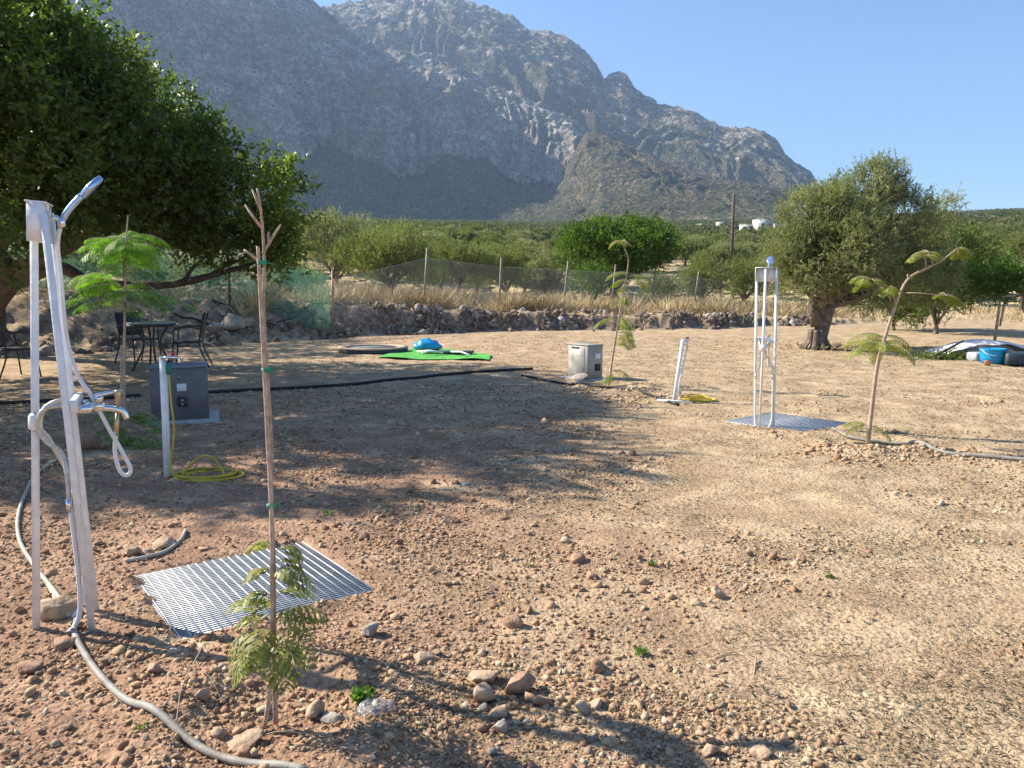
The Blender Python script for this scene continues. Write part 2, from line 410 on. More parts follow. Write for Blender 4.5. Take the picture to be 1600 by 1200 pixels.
M_PEBBLE = tintmat('gravel', [(.20, .115, .07), (.33, .19, .11), (.42, .26, .155), (.50, .34, .20), (.50, .39, .26), (.62, .52, .38)], .9, .4, 150)
M_RUBBLE = tintmat('bank_rubble', [(.13, .095, .075), (.24, .18, .14), (.34, .275, .225), (.46, .41, .36)], .9, .4, 60)
M_LITTER = tintmat('litter', [(.09, .068, .04), (.22, .165, .10), (.40, .31, .19), (.60, .50, .34)], .9)

# ------------------------------------------------------------ ground (near) and hills (far)
def fanmesh(name, az, rr, hfun, m, kind='structure', smooth=True, close=False):
    A, Q = np.meshgrid(az, rr)
    X = np.sin(A)*Q; Y = np.cos(A)*Q; Z = hfun(X, Y, A, Q)
    V = np.stack([X, Y, Z], -1).reshape(-1, 3)
    na, nr = len(az), len(rr)
    i, j = np.meshgrid(np.arange(nr-1), np.arange(na-1), indexing='ij')
    a = (i*na+j).ravel(); Fc = np.stack([a, a+1, a+na+1, a+na], 1)[:, ::-1]
    o = newmesh(name, V, Fc, m, smooth=smooth); tag(o, kind=kind); return o
azf = np.linspace(R(-42), R(42), 1180)
azc1 = np.linspace(R(-180), R(-42), 60)[:-1]; azc2 = np.linspace(R(42), R(180), 60)[1:]
az_all = np.concatenate([azc1, azf, azc2])
rr = np.concatenate([[.02, .5, 1.0, 1.5], np.exp(np.linspace(math.log(2.0), math.log(14), 560)), np.exp(np.linspace(math.log(14.1), math.log(60), 230))])
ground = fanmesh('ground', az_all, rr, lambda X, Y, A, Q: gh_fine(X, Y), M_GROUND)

def elev(pts, dist=None):
    a = []; e = []
    for p in pts:
        d = ray(p[0], p[1]); a.append(atan2(d[0], d[1])); e.append(d[2]/math.hypot(d[0], d[1]))
    return np.array(a), np.array(e)
# crest lines as sighted, with their distances in metres
L1 = [(-1400, 250, 1500), (-900, 0, 1700), (-500, -120, 1900), (0, -190, 2000), (300, -95, 2050), (430, -50, 2100), (490, 0, 2150), (560, 62, 2150), (640, 82, 2150), (700, 95, 2150), (760, 128, 2150), (820, 150, 2120), (880, 175, 2080), (925, 200, 2050), (975, 262, 2000), (1020, 325, 1900), (1060, 350, 1800), (1500, 380, 1800)]
L2 = [(-1400, 200, 3300), (300, 60, 3300), (505, 15, 3300), (530, 10, 3300), (570, 3, 3300), (640, -9, 3300), (700, -7, 3300), (740, 8, 3250), (775, 18, 3200), (800, 30, 3200), (828, 52, 3150), (855, 56, 3100), (885, 60, 3100), (915, 82, 3050), (932, 105, 3000), (945, 127, 3000), (957, 117, 3000), (972, 116, 3000), (983, 124, 3000), (990, 140, 3000), (1015, 157, 2950), (1032, 168, 2950), (1060, 174, 2900), (1085, 180, 2900), (1110, 195, 2900), (1130, 205, 2900), (1165, 203, 2850), (1195, 213, 2850), (1212, 224, 2850), (1228, 246, 2800), (1250, 262, 2800), (1268, 273, 2800), (1285, 305, 2800), (1330, 330, 2800), (1400, 350, 2800), (1700, 380, 2800)]
L3 = [(700, 400, 1500), (760, 385, 1600), (830, 335, 1680), (870, 285, 1740), (898, 232, 1780), (918, 199, 1800), (950, 206, 1800), (1000, 232, 1750), (1060, 258, 1700), (1110, 272, 1650), (1160, 282, 1650), (1210, 288, 1650), (1270, 302, 1650), (1320, 325, 1650), (1400, 350, 1650), (1700, 370, 1650)]
L4 = [(1150, 372, 900), (1300, 352, 950), (1400, 338, 1000), (1470, 334, 1000), (1530, 338, 1000), (1600, 346, 1000), (1750, 352, 1000), (2300, 330, 1000), (3000, 330, 1000)]
def layer(L, A, Q, foot, brk, ybrk, back=.35, gully=0, seed=0, curve=1.0, cl=(1, 1)):
    a, e = elev(L); d = np.array([p[2] for p in L], float)
    te = np.interp(A, a, e); D = np.interp(A, a, d)
    ab, eb = elev([(p[0], p[1]) for p in ybrk]); tb = np.interp(A, ab, eb)
    Hc = 1.6+te*D
    q = Q
    if gully: q = Q + 16*fbm(A*34+seed, Q/34, 4, seed+50, .6)*sstep(.1, .3, (Q-D*foot)/(D*(brk-foot)))*(1-sstep(.93, .99, Q/D)) + gully*(ridged(A*15+5*perlin(A*9, Q/300, seed+7), Q/300, 4, seed)-.6)*sstep(.0, .25, (Q-D*foot)/(D*(brk-foot)))*(1-sstep(.93, .99, Q/D))
    f = D*foot; b = D*brk; zb = 1.6+tb*b; zf = .087*np.maximum(f-56, 0)
    zb = np.minimum(zb, Hc*.92)
    z = np.where(q < b, zf+(zb-zf)*np.clip((q-f)/(b-f), 0, 1)**1.15, zb+(Hc-zb)*np.clip((q-b)/(D-b), 0, 1)**curve)
    z = np.where(Q > D, Hc-back*(Q-D), z)
    z = np.where(Q < f, -50, z)
    return z, np.where(q < b, 0, cl[0]+(cl[1]-cl[0])*np.clip((q-b)/(D-b), 0, 1))
def hills_h(X, Y, A, Q):
    plain = np.where(Q < 56, base_h(X, Y), base_h(X, Y))
    plain = np.where(Q > 1250, .087*1194 + (Q-1250)*.02, plain)
    n = fbm(X/60, Y/60, 5, 5, .55)
    h1 = layer(L1, A, Q, .64, .84, [(-1400, 330), (0, 200), (300, 225), (400, 228), (470, 250), (520, 232), (570, 252), (620, 280), (660, 275), (700, 245), (760, 250), (800, 285), (850, 290), (900, 280), (960, 300), (1040, 350), (1500, 400)], .5, 32, 100, .8, (1, .85))
    h2 = layer(L2, A, Q, .69, .80, [(-1400, 300), (500, 90), (700, 110), (850, 150), (960, 215), (1100, 245), (1200, 268), (1260, 292), (1400, 390), (1700, 400)], .35, 42, 200, .75, (.40, .56))
    h3 = layer(L3, A, Q, .62, .80, [(700, 400), (900, 350), (940, 300), (1000, 300), (1100, 318), (1200, 322), (1320, 345), (1700, 380)], .12, 25, 300, 1.0, (.12, .12))
    h4 = layer(L4, A, Q, .45, .80, [(1150, 380), (1400, 360), (1500, 362), (1600, 365), (2300, 360), (3000, 360)], .15, 14, 400, 1.0, (.1, .1))
    hh = np.stack([h1[0], h2[0], h3[0], h4[0]]); H = hh.max(0); ci = hh.argmax(0)
    global CLIFF
    CLIFF = np.choose(ci, [h1[1], h2[1], h3[1], h4[1]])
    up = sstep(5, 120, H-plain)
    crest = sstep(2400, 2900, Q)
    H = H + up*(.45+.55*CLIFF)*(9*n + 6*ridged(X/30, Y/22, 5, 15) - 5 + 14*CLIFF*np.maximum(ridged(X/140, Y/110, 3, 17)-.4, 0) - 14 + 10*(np.abs(perlin(X/90, Y/90, 19))*2-.3)) + crest*up*10*ridged(X/50, Y/70, 3, 25)
    far = sstep(300, 1000, Q)
    p = plain + 2.5*far*fbm(X/150, Y/150, 3, 33) + .25*fbm(X/12, Y/12, 3, 35)*sstep(60, 100, Q)
    return np.maximum(H, p)
azh = np.linspace(R(-60), R(60), 1150)
rh = np.concatenate([np.exp(np.linspace(math.log(59.9), math.log(700), 130)), np.linspace(706, 1250, 90)[1:], np.linspace(1252, 2250, 250), np.linspace(2256, 3350, 190), np.linspace(3370, 4600, 40)])
HA, HQ = np.meshgrid(azh, rh)
HZ = hills_h(np.sin(HA)*HQ, np.cos(HA)*HQ, HA, HQ)
# the inner rim meets the near ground
w_in = sstep(59.5, 66, HQ); HZ = gh(np.sin(HA)*HQ, np.cos(HA)*HQ)*(1-w_in)+HZ*w_in
hills = fanmesh('hills', azh, rh, lambda X, Y, A, Q: HZ, M_HILL)
_ca = hills.data.attributes.new('cliff', 'FLOAT', 'POINT'); _ca.data.foreach_set('value', CLIFF.ravel().astype(np.float32))
def far_h(x, y):
    a = math.atan2(x, y); q = math.hypot(x, y)
    if q < 66: return float(gh(x, y))
    i = int(np.clip(np.searchsorted(rh, q)-1, 0, len(rh)-2)); j = int(np.clip(np.searchsorted(azh, a)-1, 0, len(azh)-2))
    return float(HZ[i, j])
far_land = None

# ------------------------------------------------------------ foliage engine
GAP = None
def nrm(v): return v/np.maximum(np.linalg.norm(v, axis=-1, keepdims=True), 1e-9)
def leaf_quads(P, D, L, W, seed=0, fold=.25, up=.6):
    """P base, D unit direction, L length, W width -> quads"""
    n = len(P); r_ = rng.normal(size=(n, 3)); r_[:, 2] += up*1.5
    N = nrm(np.cross(D, np.cross(r_, D))); Sd = nrm(np.cross(D, N))
    L = L[:, None]; W = W[:, None]
    mid = P + D*L*.5
    a = P; b = mid + Sd*W*.5 + N*W*fold; c = P + D*L; d = mid - Sd*W*.5 + N*W*fold
    V = np.stack([a, b, c, d], 1).reshape(-1, 3); Fc = np.arange(4*n).reshape(n, 4)
    return V, Fc
def crown_points(lobes, nclump, shell=.55, hole=.35, hs=.9, seed=0):
    """clump centres and outward directions through the lobes, gated by noise so gaps open"""
    vol = np.array([(l[3]*l[4]*l[5])**(2/3) for l in lobes]); pr = vol/vol.sum()
    k = rng.choice(len(lobes), size=int(nclump*2.2), p=pr); Lb = np.array(lobes)[k]
    d = nrm(rng.normal(size=(len(k), 3))); rad = (shell + (1-shell)*rng.random(len(k))**.6)
    P = Lb[:, :3] + d*Lb[:, 3:6]*rad[:, None]
    lump = 1+.16*perlin(d[:, 0]*3+k*3.1, d[:, 1]*3+d[:, 2]*2.3, seed+2)*2
    P = Lb[:, :3] + (P-Lb[:, :3])*lump[:, None]
    g = perlin(P[:, 0]*hs+P[:, 2]*.7, P[:, 1]*hs-P[:, 2]*hs, seed)
    keep = g > (-.5+hole)
    if GAP is not None:
        for a_, d_, r_ in GAP:
            q = P-a_; keep &= np.linalg.norm(q-np.outer(q@d_, d_), axis=1) > r_
    P = P[keep][:nclump]; d = d[keep][:nclump]
    return P, d
def foliage(lobes, nclump, shoots, perl, slen, L, W, m, name, parent, upb=.5, spread=.55, shell=.55, hole=.3, hs=.9, cl=.18, seed=0, tint_sc=.8):
    P, d = crown_points(lobes, nclump, shell, hole, hs, seed)
    n = len(P)
    P2 = np.repeat(P, shoots, 0) + rng.normal(size=(n*shoots, 3))*cl
    D2 = nrm(np.repeat(d, shoots, 0)*.8 + rng.normal(size=(n*shoots, 3))*.6 + np.array([0, 0, upb]))
    tcl = np.repeat(rng.random(n)*.35 + .5*(perlin(P[:, 0]*tint_sc, P[:, 1]*tint_sc+P[:, 2]*tint_sc, seed+5)+.5), shoots)
    P3 = np.repeat(P2, perl, 0); D3 = np.repeat(D2, perl, 0); T = np.repeat(tcl, perl)
    t = np.tile(np.linspace(.05, 1, perl), n*shoots)
    P3 = P3 + D3*(t*slen)[:, None]
    Dl = nrm(D3 + rng.normal(size=P3.shape)*spread)
    m_ = len(P3)
    V, Fc = leaf_quads(P3, Dl, L*(.7+.6*rng.random(m_)), W*(.7+.6*rng.random(m_)))
    T = np.clip(T + rng.normal(size=m_)*.13, 0, 1)
    return newmesh(name, V, Fc, m, parent, tint=T), P
def limb_tubes(mb, start, ends, r0, r1=.02, wob=.25, n=7, sides=7):
    for e in ends:
        s = np.asarray(start, float); e = np.asarray(e, float); L = np.linalg.norm(e-s)
        pts = []; k1 = rng.normal(size=3)*wob*L*.18
        for i in range(n):
            t = i/(n-1); p = s+(e-s)*t + k1*sin(pi*t) + rng.normal(size=3)*.02*L*(0 < i < n-1); pts.append(p)
        mb.tube(pts, [r0*(1-t)+r1*t for t in np.linspace(0, 1, n)], sides)

# ------------------------------------------------------------ big carob at the left (base on the slope)
def build_carob():
    b = np.array([-12.4, 18.6, 0]); b[2] = gh(b[0], b[1])-.1
    t = thing('carob_tree', b, 'large dark green spreading tree over the black garden table at the left', 'tree')
    def l(px, py, Y, r, rz=None): p = at(px, py, Y)-b; return (*p, r, r*1.05, (rz or r*.85))
    lobes = [l(40, 130, 13, 1.7), l(-60, 210, 12, 2.3), l(125, 165, 13.5, 1.45), l(215, 225, 13.5, 1.25), l(60, 270, 13.5, 1.55, 1.0), l(180, 290, 13.5, 1.4, 1.1),
             l(285, 275, 14, .95), l(325, 318, 14.5, 1.0), l(390, 300, 14.5, .8), l(428, 315, 15, .68), l(415, 372, 15, .68, .55), l(370, 362, 15, .9, .6), l(425, 405, 15, .5, .28), l(330, 380, 15, .7, .25), l(385, 395, 15.2, .6, .3), l(270, 330, 14.5, 1.0, .6),
             (-8.9-b[0], 9.4-b[1], 4.3, 2.2, 1.8, 1.5), (-10.5-b[0], 10.5-b[1], 5.0, 2.8, 2.5, 2.0), (-8.2-b[0], 10.6-b[1], 4.9, 1.7, 1.7, 1.5), (-14-b[0], 13-b[1], 4.6, 3, 3, 2), (-12-b[0], 16.5-b[1], 5.2, 2.6, 2.4, 1.8), (-8.5-b[0], 17-b[1], 4.6, 2.3, 2, 1.5), (-14-b[0], 21.5-b[1], 4.6, 3, 2.6, 1.6), (-13.5-b[0], 25.5-b[1], 4.2, 2.6, 2.2, 1.5),
             l(85, 80, 14, .85), l(35, 65, 13.5, .95), l(330, 235, 14, .45), l(-10, 40, 13, 1.1)]
    global GAP
    sv = -np.array(lv[:]); g0 = gr(192, 697); GAP = [(np.array([g0[0]-.15, g0[1], 1.85])-b, sv, .62), (np.array([g0[0]+.3, g0[1], 1.7])-b, sv, .5)]
    _, P = foliage(lobes, 5600, 5, 9, .24, .095, .05, M_CAROB, 'crown', t, upb=.35, spread=.75, shell=.45, hole=.31, hs=1.1, cl=.13, seed=21)
    GAP = None
    mb = MB(); f = (at(20, 430, 17.3)-b)
    mb.tube(smoothpts([(-.2, 0, -.4), (0, 0, .15), (.05, -.4, .8), f], 4), [.42, .38, .36, .34, .33, .33, .33, .32, .31, .3, .28, .27, .26], 12)
    targets = [l(150, 150, 13.5, 1)[:3], l(-60, 210, 12, 1)[:3], l(40, 110, 13, 1)[:3]]
    k1 = at(75, 395, 16)-b; k2 = at(130, 365, 15.3)-b; k3 = at(150, 442, 15.8)-b; k4 = at(270, 445, 15.5)-b
    mb.tube(smoothpts([f, k1, k2, l(235, 260, 14, 1)[:3]], 4), [.25, .24, .23, .22, .21, .2, .19, .18, .16, .14, .12, .1, .06], 10)
    mb.tube(smoothpts([f+np.array([0, 0, -.2]), at(90, 418, 16.4)-b, k3, k4, at(390, 415, 15)-b], 4), list(np.linspace(.17, .03, 17)), 8)
    mb.tube(smoothpts([f, at(-20, 380, 16)-b, at(-60, 300, 14)-b], 4), list(np.linspace(.24, .12, 9)), 8)
    mb.tube(smoothpts([(0, 0, .3), at(-5, 400, 18)-b, at(30, 340, 16.5)-b, at(60, 290, 15)-b], 4), list(np.linspace(.22, .1, 13)), 8)
    limb_tubes(mb, k2, [q[:3] for q in lobes[2:8]], .1); limb_tubes(mb, at(-60, 300, 14)-b, [q[:3] for q in lobes[13:18]], .14)
    limb_tubes(mb, k4, [l(420, 370, 15, 1)[:3], l(370, 350, 15, 1)[:3], at(450, 400, 15)-b], .045)
    idx = rng.choice(len(P), 260, replace=False)
    for i in idx:
        q = min(lobes, key=lambda L_: np.sum((np.array(L_[:3])-P[i])**2)); limb_tubes(mb, q[:3], [P[i]], .03, .006, n=4, sides=4)
    mb.build('trunk', M_BARK, t, True)
build_carob()

# ------------------------------------------------------------ trees: generic
def tree(name, base, lobes, nclump, m, label, cat='tree', group=None, leaf=(.08, .022), shoots=5, perl=9, slen=.28, trunk_r=.2, bark=None, seed=0, upb=.7, spread=.5, hole=.3, cl=.15, fork=None, nbr=40, shell=.5):
    t = thing(name, base, label, cat, group)
    _, P = foliage(lobes, nclump, shoots, perl, slen, leaf[0], leaf[1], m, 'crown', t, upb=upb, spread=spread, hole=hole, cl=cl, seed=seed, shell=shell)
    mb = MB(); fk = np.array(fork if fork is not None else (0, 0, .9))
    mb.tube(smoothpts([(0, 0, -.25), (0, 0, .02), fk*.5, fk], 3), [trunk_r*q for q in (1.5, 1.35, 1.2, 1.1, 1.0, .95, .92, .92, .9, .9)], 12)
    limb_tubes(mb, fk, [l[:3] for l in lobes], trunk_r*.55, trunk_r*.12)
    if nbr and len(P):
        for i in rng.choice(len(P), min(nbr, len(P)), replace=False):
            q = min(lobes, key=lambda L_: np.sum((np.array(L_[:3])-P[i])**2)); limb_tubes(mb, q[:3], [P[i]], trunk_r*.12, .006, n=4, sides=4)
    mb.build('trunk', bark or M_BARKO, t, True)
    return t
def big_olive():
    b = gr(1276, 546); b[2] = gh(b[0], b[1])
    def l(px, py, Y, r, rz=None): p = at(px, py, Y)-b; return (*p, r, r, rz or r*.9)
    lobes = [l(1362, 300, 20.2, .72), l(1320, 330, 20, .85), l(1270, 345, 20, .78), l(1235, 395, 20, .62), l(1285, 410, 19.4, .8), l(1340, 390, 19.2, .85), l(1400, 345, 20.3, .85),
             l(1440, 385, 20.8, .78), l(1400, 430, 20.2, .75), l(1300, 450, 19.8, .55), l(1245, 440, 20, .5), l(1450, 440, 21.2, .7), l(1365, 450, 21, .7), l(1340, 350, 21.8, 1.1), l(1420, 400, 22, 1.0), l(1280, 400, 21.6, .9), l(1380, 275, 20.2, .42), l(1470, 330, 21, .35)]
    t = tree('olive_tree', b, lobes, 3100, M_OLIVE, 'big grey-green olive tree with thick leaning trunk at the right behind the far shower', leaf=(.075, .02), shoots=6, perl=10, slen=.2, trunk_r=.20,
             seed=31, fork=(.25, 0, 1.15), nbr=160, upb=.4, hole=.35, cl=.11, spread=.55, shell=.62)
    mb = MB()
    # buttressed, split foot and the cut stub
    for k in range(9):
        a = k*.7; mb.tube(smoothpts([(cos(a)*.18, sin(a)*.18, .5), (cos(a)*.22, sin(a)*.22, .15), (cos(a)*.5, sin(a)*.45, -.05)], 3), [.07, .07, .08, .09, .08, .07, .05], 7)
    mb.tube([(-.02, 0, .6), (-.12, 0, 1.0), (-.16, 0, 1.25), (-.17, 0, 1.35)], [.17, .14, .11, .03], 9)
    mb.tube([(.05, 0, .9), (.3, .05, 1.3), (.75, .1, 1.6)], [.16, .13, .09], 9)
    mb.build('trunk_base', M_BARKO, t, True)
    # suckers round the foot: dry cut shoots
    P = np.array([0, 0, 0])+np.stack([rng.normal(size=260)*.55+.2, rng.normal(size=260)*.35, np.full(260, .02)], 1)
    D = nrm(rng.normal(size=(260, 3))+np.array([0, 0, .5])); V, Fc = leaf_quads(P, D, np.full(260, .18), np.full(260, .03))
    tag(newmesh('sucker_shoots', V, Fc, M_DRY, t, tint=rng.random(260)*.5), kind='stuff')
big_olive()
def ball(rx, rz, zc, n=7, seed=0, squash=1.0):
    r_ = random.Random(seed); L = []
    for k in range(n):
        a = 2*pi*k/n + r_.random()*.5; q = rx*.5*(0.75+.5*r_.random())
        L.append((q*cos(a), q*sin(a)*squash, zc+rz*(r_.random()-.55)*.5, rx*.5*(.85+.4*r_.random()), rx*.5, rz*.55*(.8+.4*r_.random())))
    L.append((0, 0, zc+rz*.35, rx*.55, rx*.5, rz*.5)); return L
def place(px, Y): x = (px-800)/F*Y; return np.array([x, Y, float(gh(x, Y)) if Y < 60 else far_h(x, Y)])
def tr(px, Y, width, top, m, label, name='olive_tree', bot=.9, leaf=(.11, .034), dens=1.0, seed=0, group='olive trees beyond the wire fence', tk=.16, **kw):
    b = place(px, Y); H = top-b[2]; rz = (H-bot)/2; zc = bot+rz
    return tree(name, b, ball(width/2, rz, zc, 7, seed), int(420*dens*(width/4)**1.6), m, label, group=group, leaf=leaf, seed=seed, trunk_r=tk, fork=(0, 0, min(bot+.2, 1.2)), **kw)
tr(528, 44, 4.9, 6.2, M_OLIVE, 'tall pale olive tree showing over the end of the green netting', seed=1, dens=1.6, bot=.5)
tr(612, 37, 4.6, 4.75, M_OLIVEG, 'round bright olive tree close behind the wire mesh, right of the green netting', seed=2, bot=.3, dens=1.5, upb=1.3, slen=.42)
tr(718, 47, 4.2, 4.6, M_OLIVEG, 'small green olive tree with forked trunk left of centre behind the wire fence', seed=3, bot=.8, dens=1.5)
tr(790, 50, 4.6, 4.5, M_OLIVEG, 'low olive tree in the middle of the row behind the wire fence', seed=4, bot=.5, dens=1.3)
tr(855, 48, 3.5, 4.3, M_OLIVE, 'greyish olive tree touching the left side of the dense dark tree', seed=5, bot=.3, dens=1.2)
tr(958, 42, 6.7, 5.75, M_DENSE, 'broad dense deep green tree behind the wire fence at the centre', name='dense_tree', seed=6, bot=.9, dens=2.0, leaf=(.12, .06), group=None, tk=.25, bark=M_BARK, upb=.5)
tr(925, 38, 2.4, 2.9, M_DENSE, 'dark shrub under the left edge of the dense green tree', name='shrub', seed=7, bot=.2, dens=1.2, leaf=(.09, .03), group=None, tk=.08)
tr(1094, 50, 3.3, 3.8, M_OLIVEG, 'low yellowish olive tree right of the dense green tree', seed=8, bot=.4, dens=1.3)
tr(1160, 52, 3.9, 3.9, M_OLIVEG, 'low spreading olive tree just left of the far shower top', seed=9, bot=.5, dens=1.3)
tr(1035, 46, 2.6, 2.6, M_OLIVEG, 'bushy shrub beside the fence under the right side of the dense tree', name='shrub', seed=10, bot=.2, dens=1.0, group=None, tk=.07)
tr(1462, 27, 3.0, 4.2, M_CAROB, 'dark shaded tree directly behind the right side of the big olive', name='dense_tree', seed=11, bot=.05, dens=2.4, tk=.08, leaf=(.1, .04), group=None)
tr(1395, 30, 3.6, 3.9, M_CAROB, 'dark shaded tree hidden behind the middle of the big olive', name='dense_tree', seed=12, bot=.05, dens=2.0, tk=.08, leaf=(.1, .04), group=None)
tr(1530, 56, 2.8, 3.2, M_OLIVEG, 'round pale bush left of the dark tree at the right edge', name='shrub', seed=13, bot=.2, group=None, tk=.06)
tr(1592, 48, 3.8, 3.3, M_DENSE, 'dark low tree at the right edge of the field', name='dense_tree', seed=14, bot=1.2, leaf=(.12, .05), group=None, dens=1.3)
tr(1500, 60, 3.2, 3.0, M_OLIVE, 'grey bush far off between the big olive and the right edge', name='shrub', seed=15, bot=.2, group=None, tk=.06)
tr(1640, 50, 4, 3.2, M_OLIVEG, 'green olive tree cut by the right edge of the picture', seed=16, bot=.4)
tr(330, 33, 3.0, 2.7, M_OLIVE, 'grey shrub seen through the green netting left of the bare sapling', name='shrub', seed=17, bot=.1, group=None, tk=.06)
tr(455, 31, 2.6, 2.6, M_OLIVE, 'pale shrub seen through the green netting right of the bare sapling', name='shrub', seed=18, bot=.1, group=None, tk=.06)
tr(250, 36, 3.6, 3.0, M_OLIVEG, 'green bush behind the netting above the garden table', name='shrub', seed=19, bot=.1, group=None, tk=.06)
tr(120, 38, 5, 4.2, M_OLIVEG, 'olive tree behind the netting at the far left', seed=20, bot=.6)
# orchard rows beyond: individual copies of three small olives
protos = [tr(690, 62, 4.2, far_h((690-800)/F*62, 62)+3.5, M_OLIVEG, 'small olive tree in the orchard behind the fence', seed=41, bot=.7, dens=.8, leaf=(.16, .06), group='orchard olives beyond the fence', nbr=0),
          tr(745, 66, 4.4, far_h((745-800)/F*66, 66)+3.2, M_OLIVE, 'small olive tree in the orchard behind the fence', seed=42, bot=.6, dens=.8, leaf=(.16, .06), group='orchard olives beyond the fence', nbr=0),
          tr(820, 64, 4.6, far_h((820-800)/F*64, 64)+3.4, M_OLIVEG, 'small olive tree in the orchard behind the fence', seed=43, bot=.5, dens=.8, leaf=(.16, .06), group='orchard olives beyond the fence', nbr=0)]
r2 = random.Random(5); cnt = 0
for row in range(15):
    Y = 74+row*8.5
    for k in range(-13, 22):
        x = k*8.2 + r2.uniform(-2, 2) + (row % 2)*4; y = Y+r2.uniform(-2, 2)
        pxx = 800+F*x/y
        if not (430 < pxx < 1680) or r2.random() < .18 or cnt > 235: continue
        c = copy_tree(protos[cnt % 3]); c.location = (x, y, far_h(x, y)-.1); s_ = r2.uniform(.8, 1.25); c.scale = (s_, s_, s_*r2.uniform(.85, 1.1)); c.rotation_euler = (0, 0, r2.uniform(0, 6.28)); cnt += 1
# the far olive land as one mass
M_GROVE = leafmat('grove_leaf', [(.06, .068, .03), (.10, .11, .05), (.17, .18, .09)], .25, .6, .2)
def grove():
    N = 11000; A = rng.uniform(R(-20), R(40), N); Q = np.sqrt(rng.uniform(195**2, 1500**2, N)); Q = np.where(rng.random(N) < .35, rng.uniform(195, 800, N), Q)
    X = np.sin(A)*Q; Y = np.cos(A)*Q
    i = np.clip(np.searchsorted(rh, Q)-1, 0, len(rh)-2); j = np.clip(np.searchsorted(azh, A)-1, 0, len(azh)-2); Z = HZ[i, j]
    keep = (Z < 175) & (perlin(X/80, Y/80, 77) > -.33)
    pxg = 800+F*X/Y
    keep &= ~((pxg > 1130) & (pxg < 1225) & (Y > 225) & (Y < 345)) & ~((pxg > 1070) & (pxg < 1125) & (Y > 350) & (Y < 540))
    X, Y, Z = X[keep], Y[keep], Z[keep]; N = len(X)
    k = 46; sz = rng.uniform(1.7, 3.1, N)
    d = nrm(rng.normal(size=(N, k, 3))); d[..., 2] = np.abs(d[..., 2])*.95-.1
    P = np.stack([X, Y, Z+.9], -1)[:, None]+d*sz[:, None, None]*(.75+.3*rng.random((N, k, 1)))
    P = P.reshape(-1, 3); D = nrm(d.reshape(-1, 3)+rng.normal(size=(N*k, 3))*.8); q = len(P)
    V, Fc = leaf_quads(P, D, rng.uniform(.6, 1.3, q), rng.uniform(.5, .9, q))
    T = np.clip(np.repeat(rng.random(N)*.5, k)+.2+rng.normal(size=q)*.15, 0, 1)
    tag(newmesh('olive_groves', V, Fc, M_GROVE, tint=T), 'distant olive groves covering the plain at the foot of the mountain', 'grove', kind='stuff')
grove()

# ------------------------------------------------------------ fence
FP = [at(p[0], 440, p[1])[:2] for p in ((520, 25.2), (662, 30.5), (780, 33), (880, 34.5), (955, 36.5), (1020, 40), (1085, 45), (1127, 50))]
def fence():
    t = thing('wire_fence', (FP[0][0], FP[0][1], gh(*FP[0])), 'leaning grey posts with thin wire mesh along the terrace', 'fence'); o = np.array(t.location)
    P = [np.array([*p, float(gh(*p))])-o for p in FP]
    for i, p in enumerate(P):
        lean = [0, .16, .10, .22, .2, .14, .24, .0][i]
        h = 2.25 if i else 2.2
        MB().tube([p+np.array([-.03, 0, -.2]), p+np.array([lean, 0, h])], .045 if i else .035, 7).build('post', M_POST, t)
        if i in (2, 3): MB().tube([p+np.array([1.0, .2, -.1]), p+np.array([lean*.6, 0, h*.6])], .02, 6).build('brace', M_POST, t)
    mb = MB()
    for i in range(len(P)-1):
        a, b = P[i], P[i+1]; L = np.linalg.norm(b-a); u = (b-a)/L; hh = 1.75; cs = .11; off = np.array([0, 0, .12])
        n = int(L/cs)
        def pt(s_, z): return a+u*np.clip(s_, 0, L)+off+np.array([.07*z, 0, z])
        for k in range(-int(hh/cs), n):
            for sg in (1, -1):
                s0 = k*cs; s1 = s0+hh
                if sg == 1: za, zb, sa, sb = 0, hh, s0, s1
                else: za, zb, sa, sb = hh, 0, s0, s1
                if sa < 0: q = -sa/hh; za = za+(zb-za)*q; sa = 0
                if sb > L: q = (sb-L)/(s1-s0); zb = zb-(zb-(0 if sg == 1 else hh))*q if False else zb; 
                fr = (min(sb, L)-s0)/hh
                zb = (0+hh*fr) if sg == 1 else hh*(1-fr); sb = min(sb, L)
                if sb <= sa: continue
                A_ = pt(sa, za); B_ = pt(sb, zb); wv = np.array([0, 0, .005])
                mb.add([A_-wv, B_-wv, B_+wv, A_+wv], [(0, 1, 2, 3)])
        for z in (0.02, hh): mb.tube([pt(0, z), pt(L, z)], .006, 4)
    mb.build('wire_mesh', M_WIRE, t)
fence()
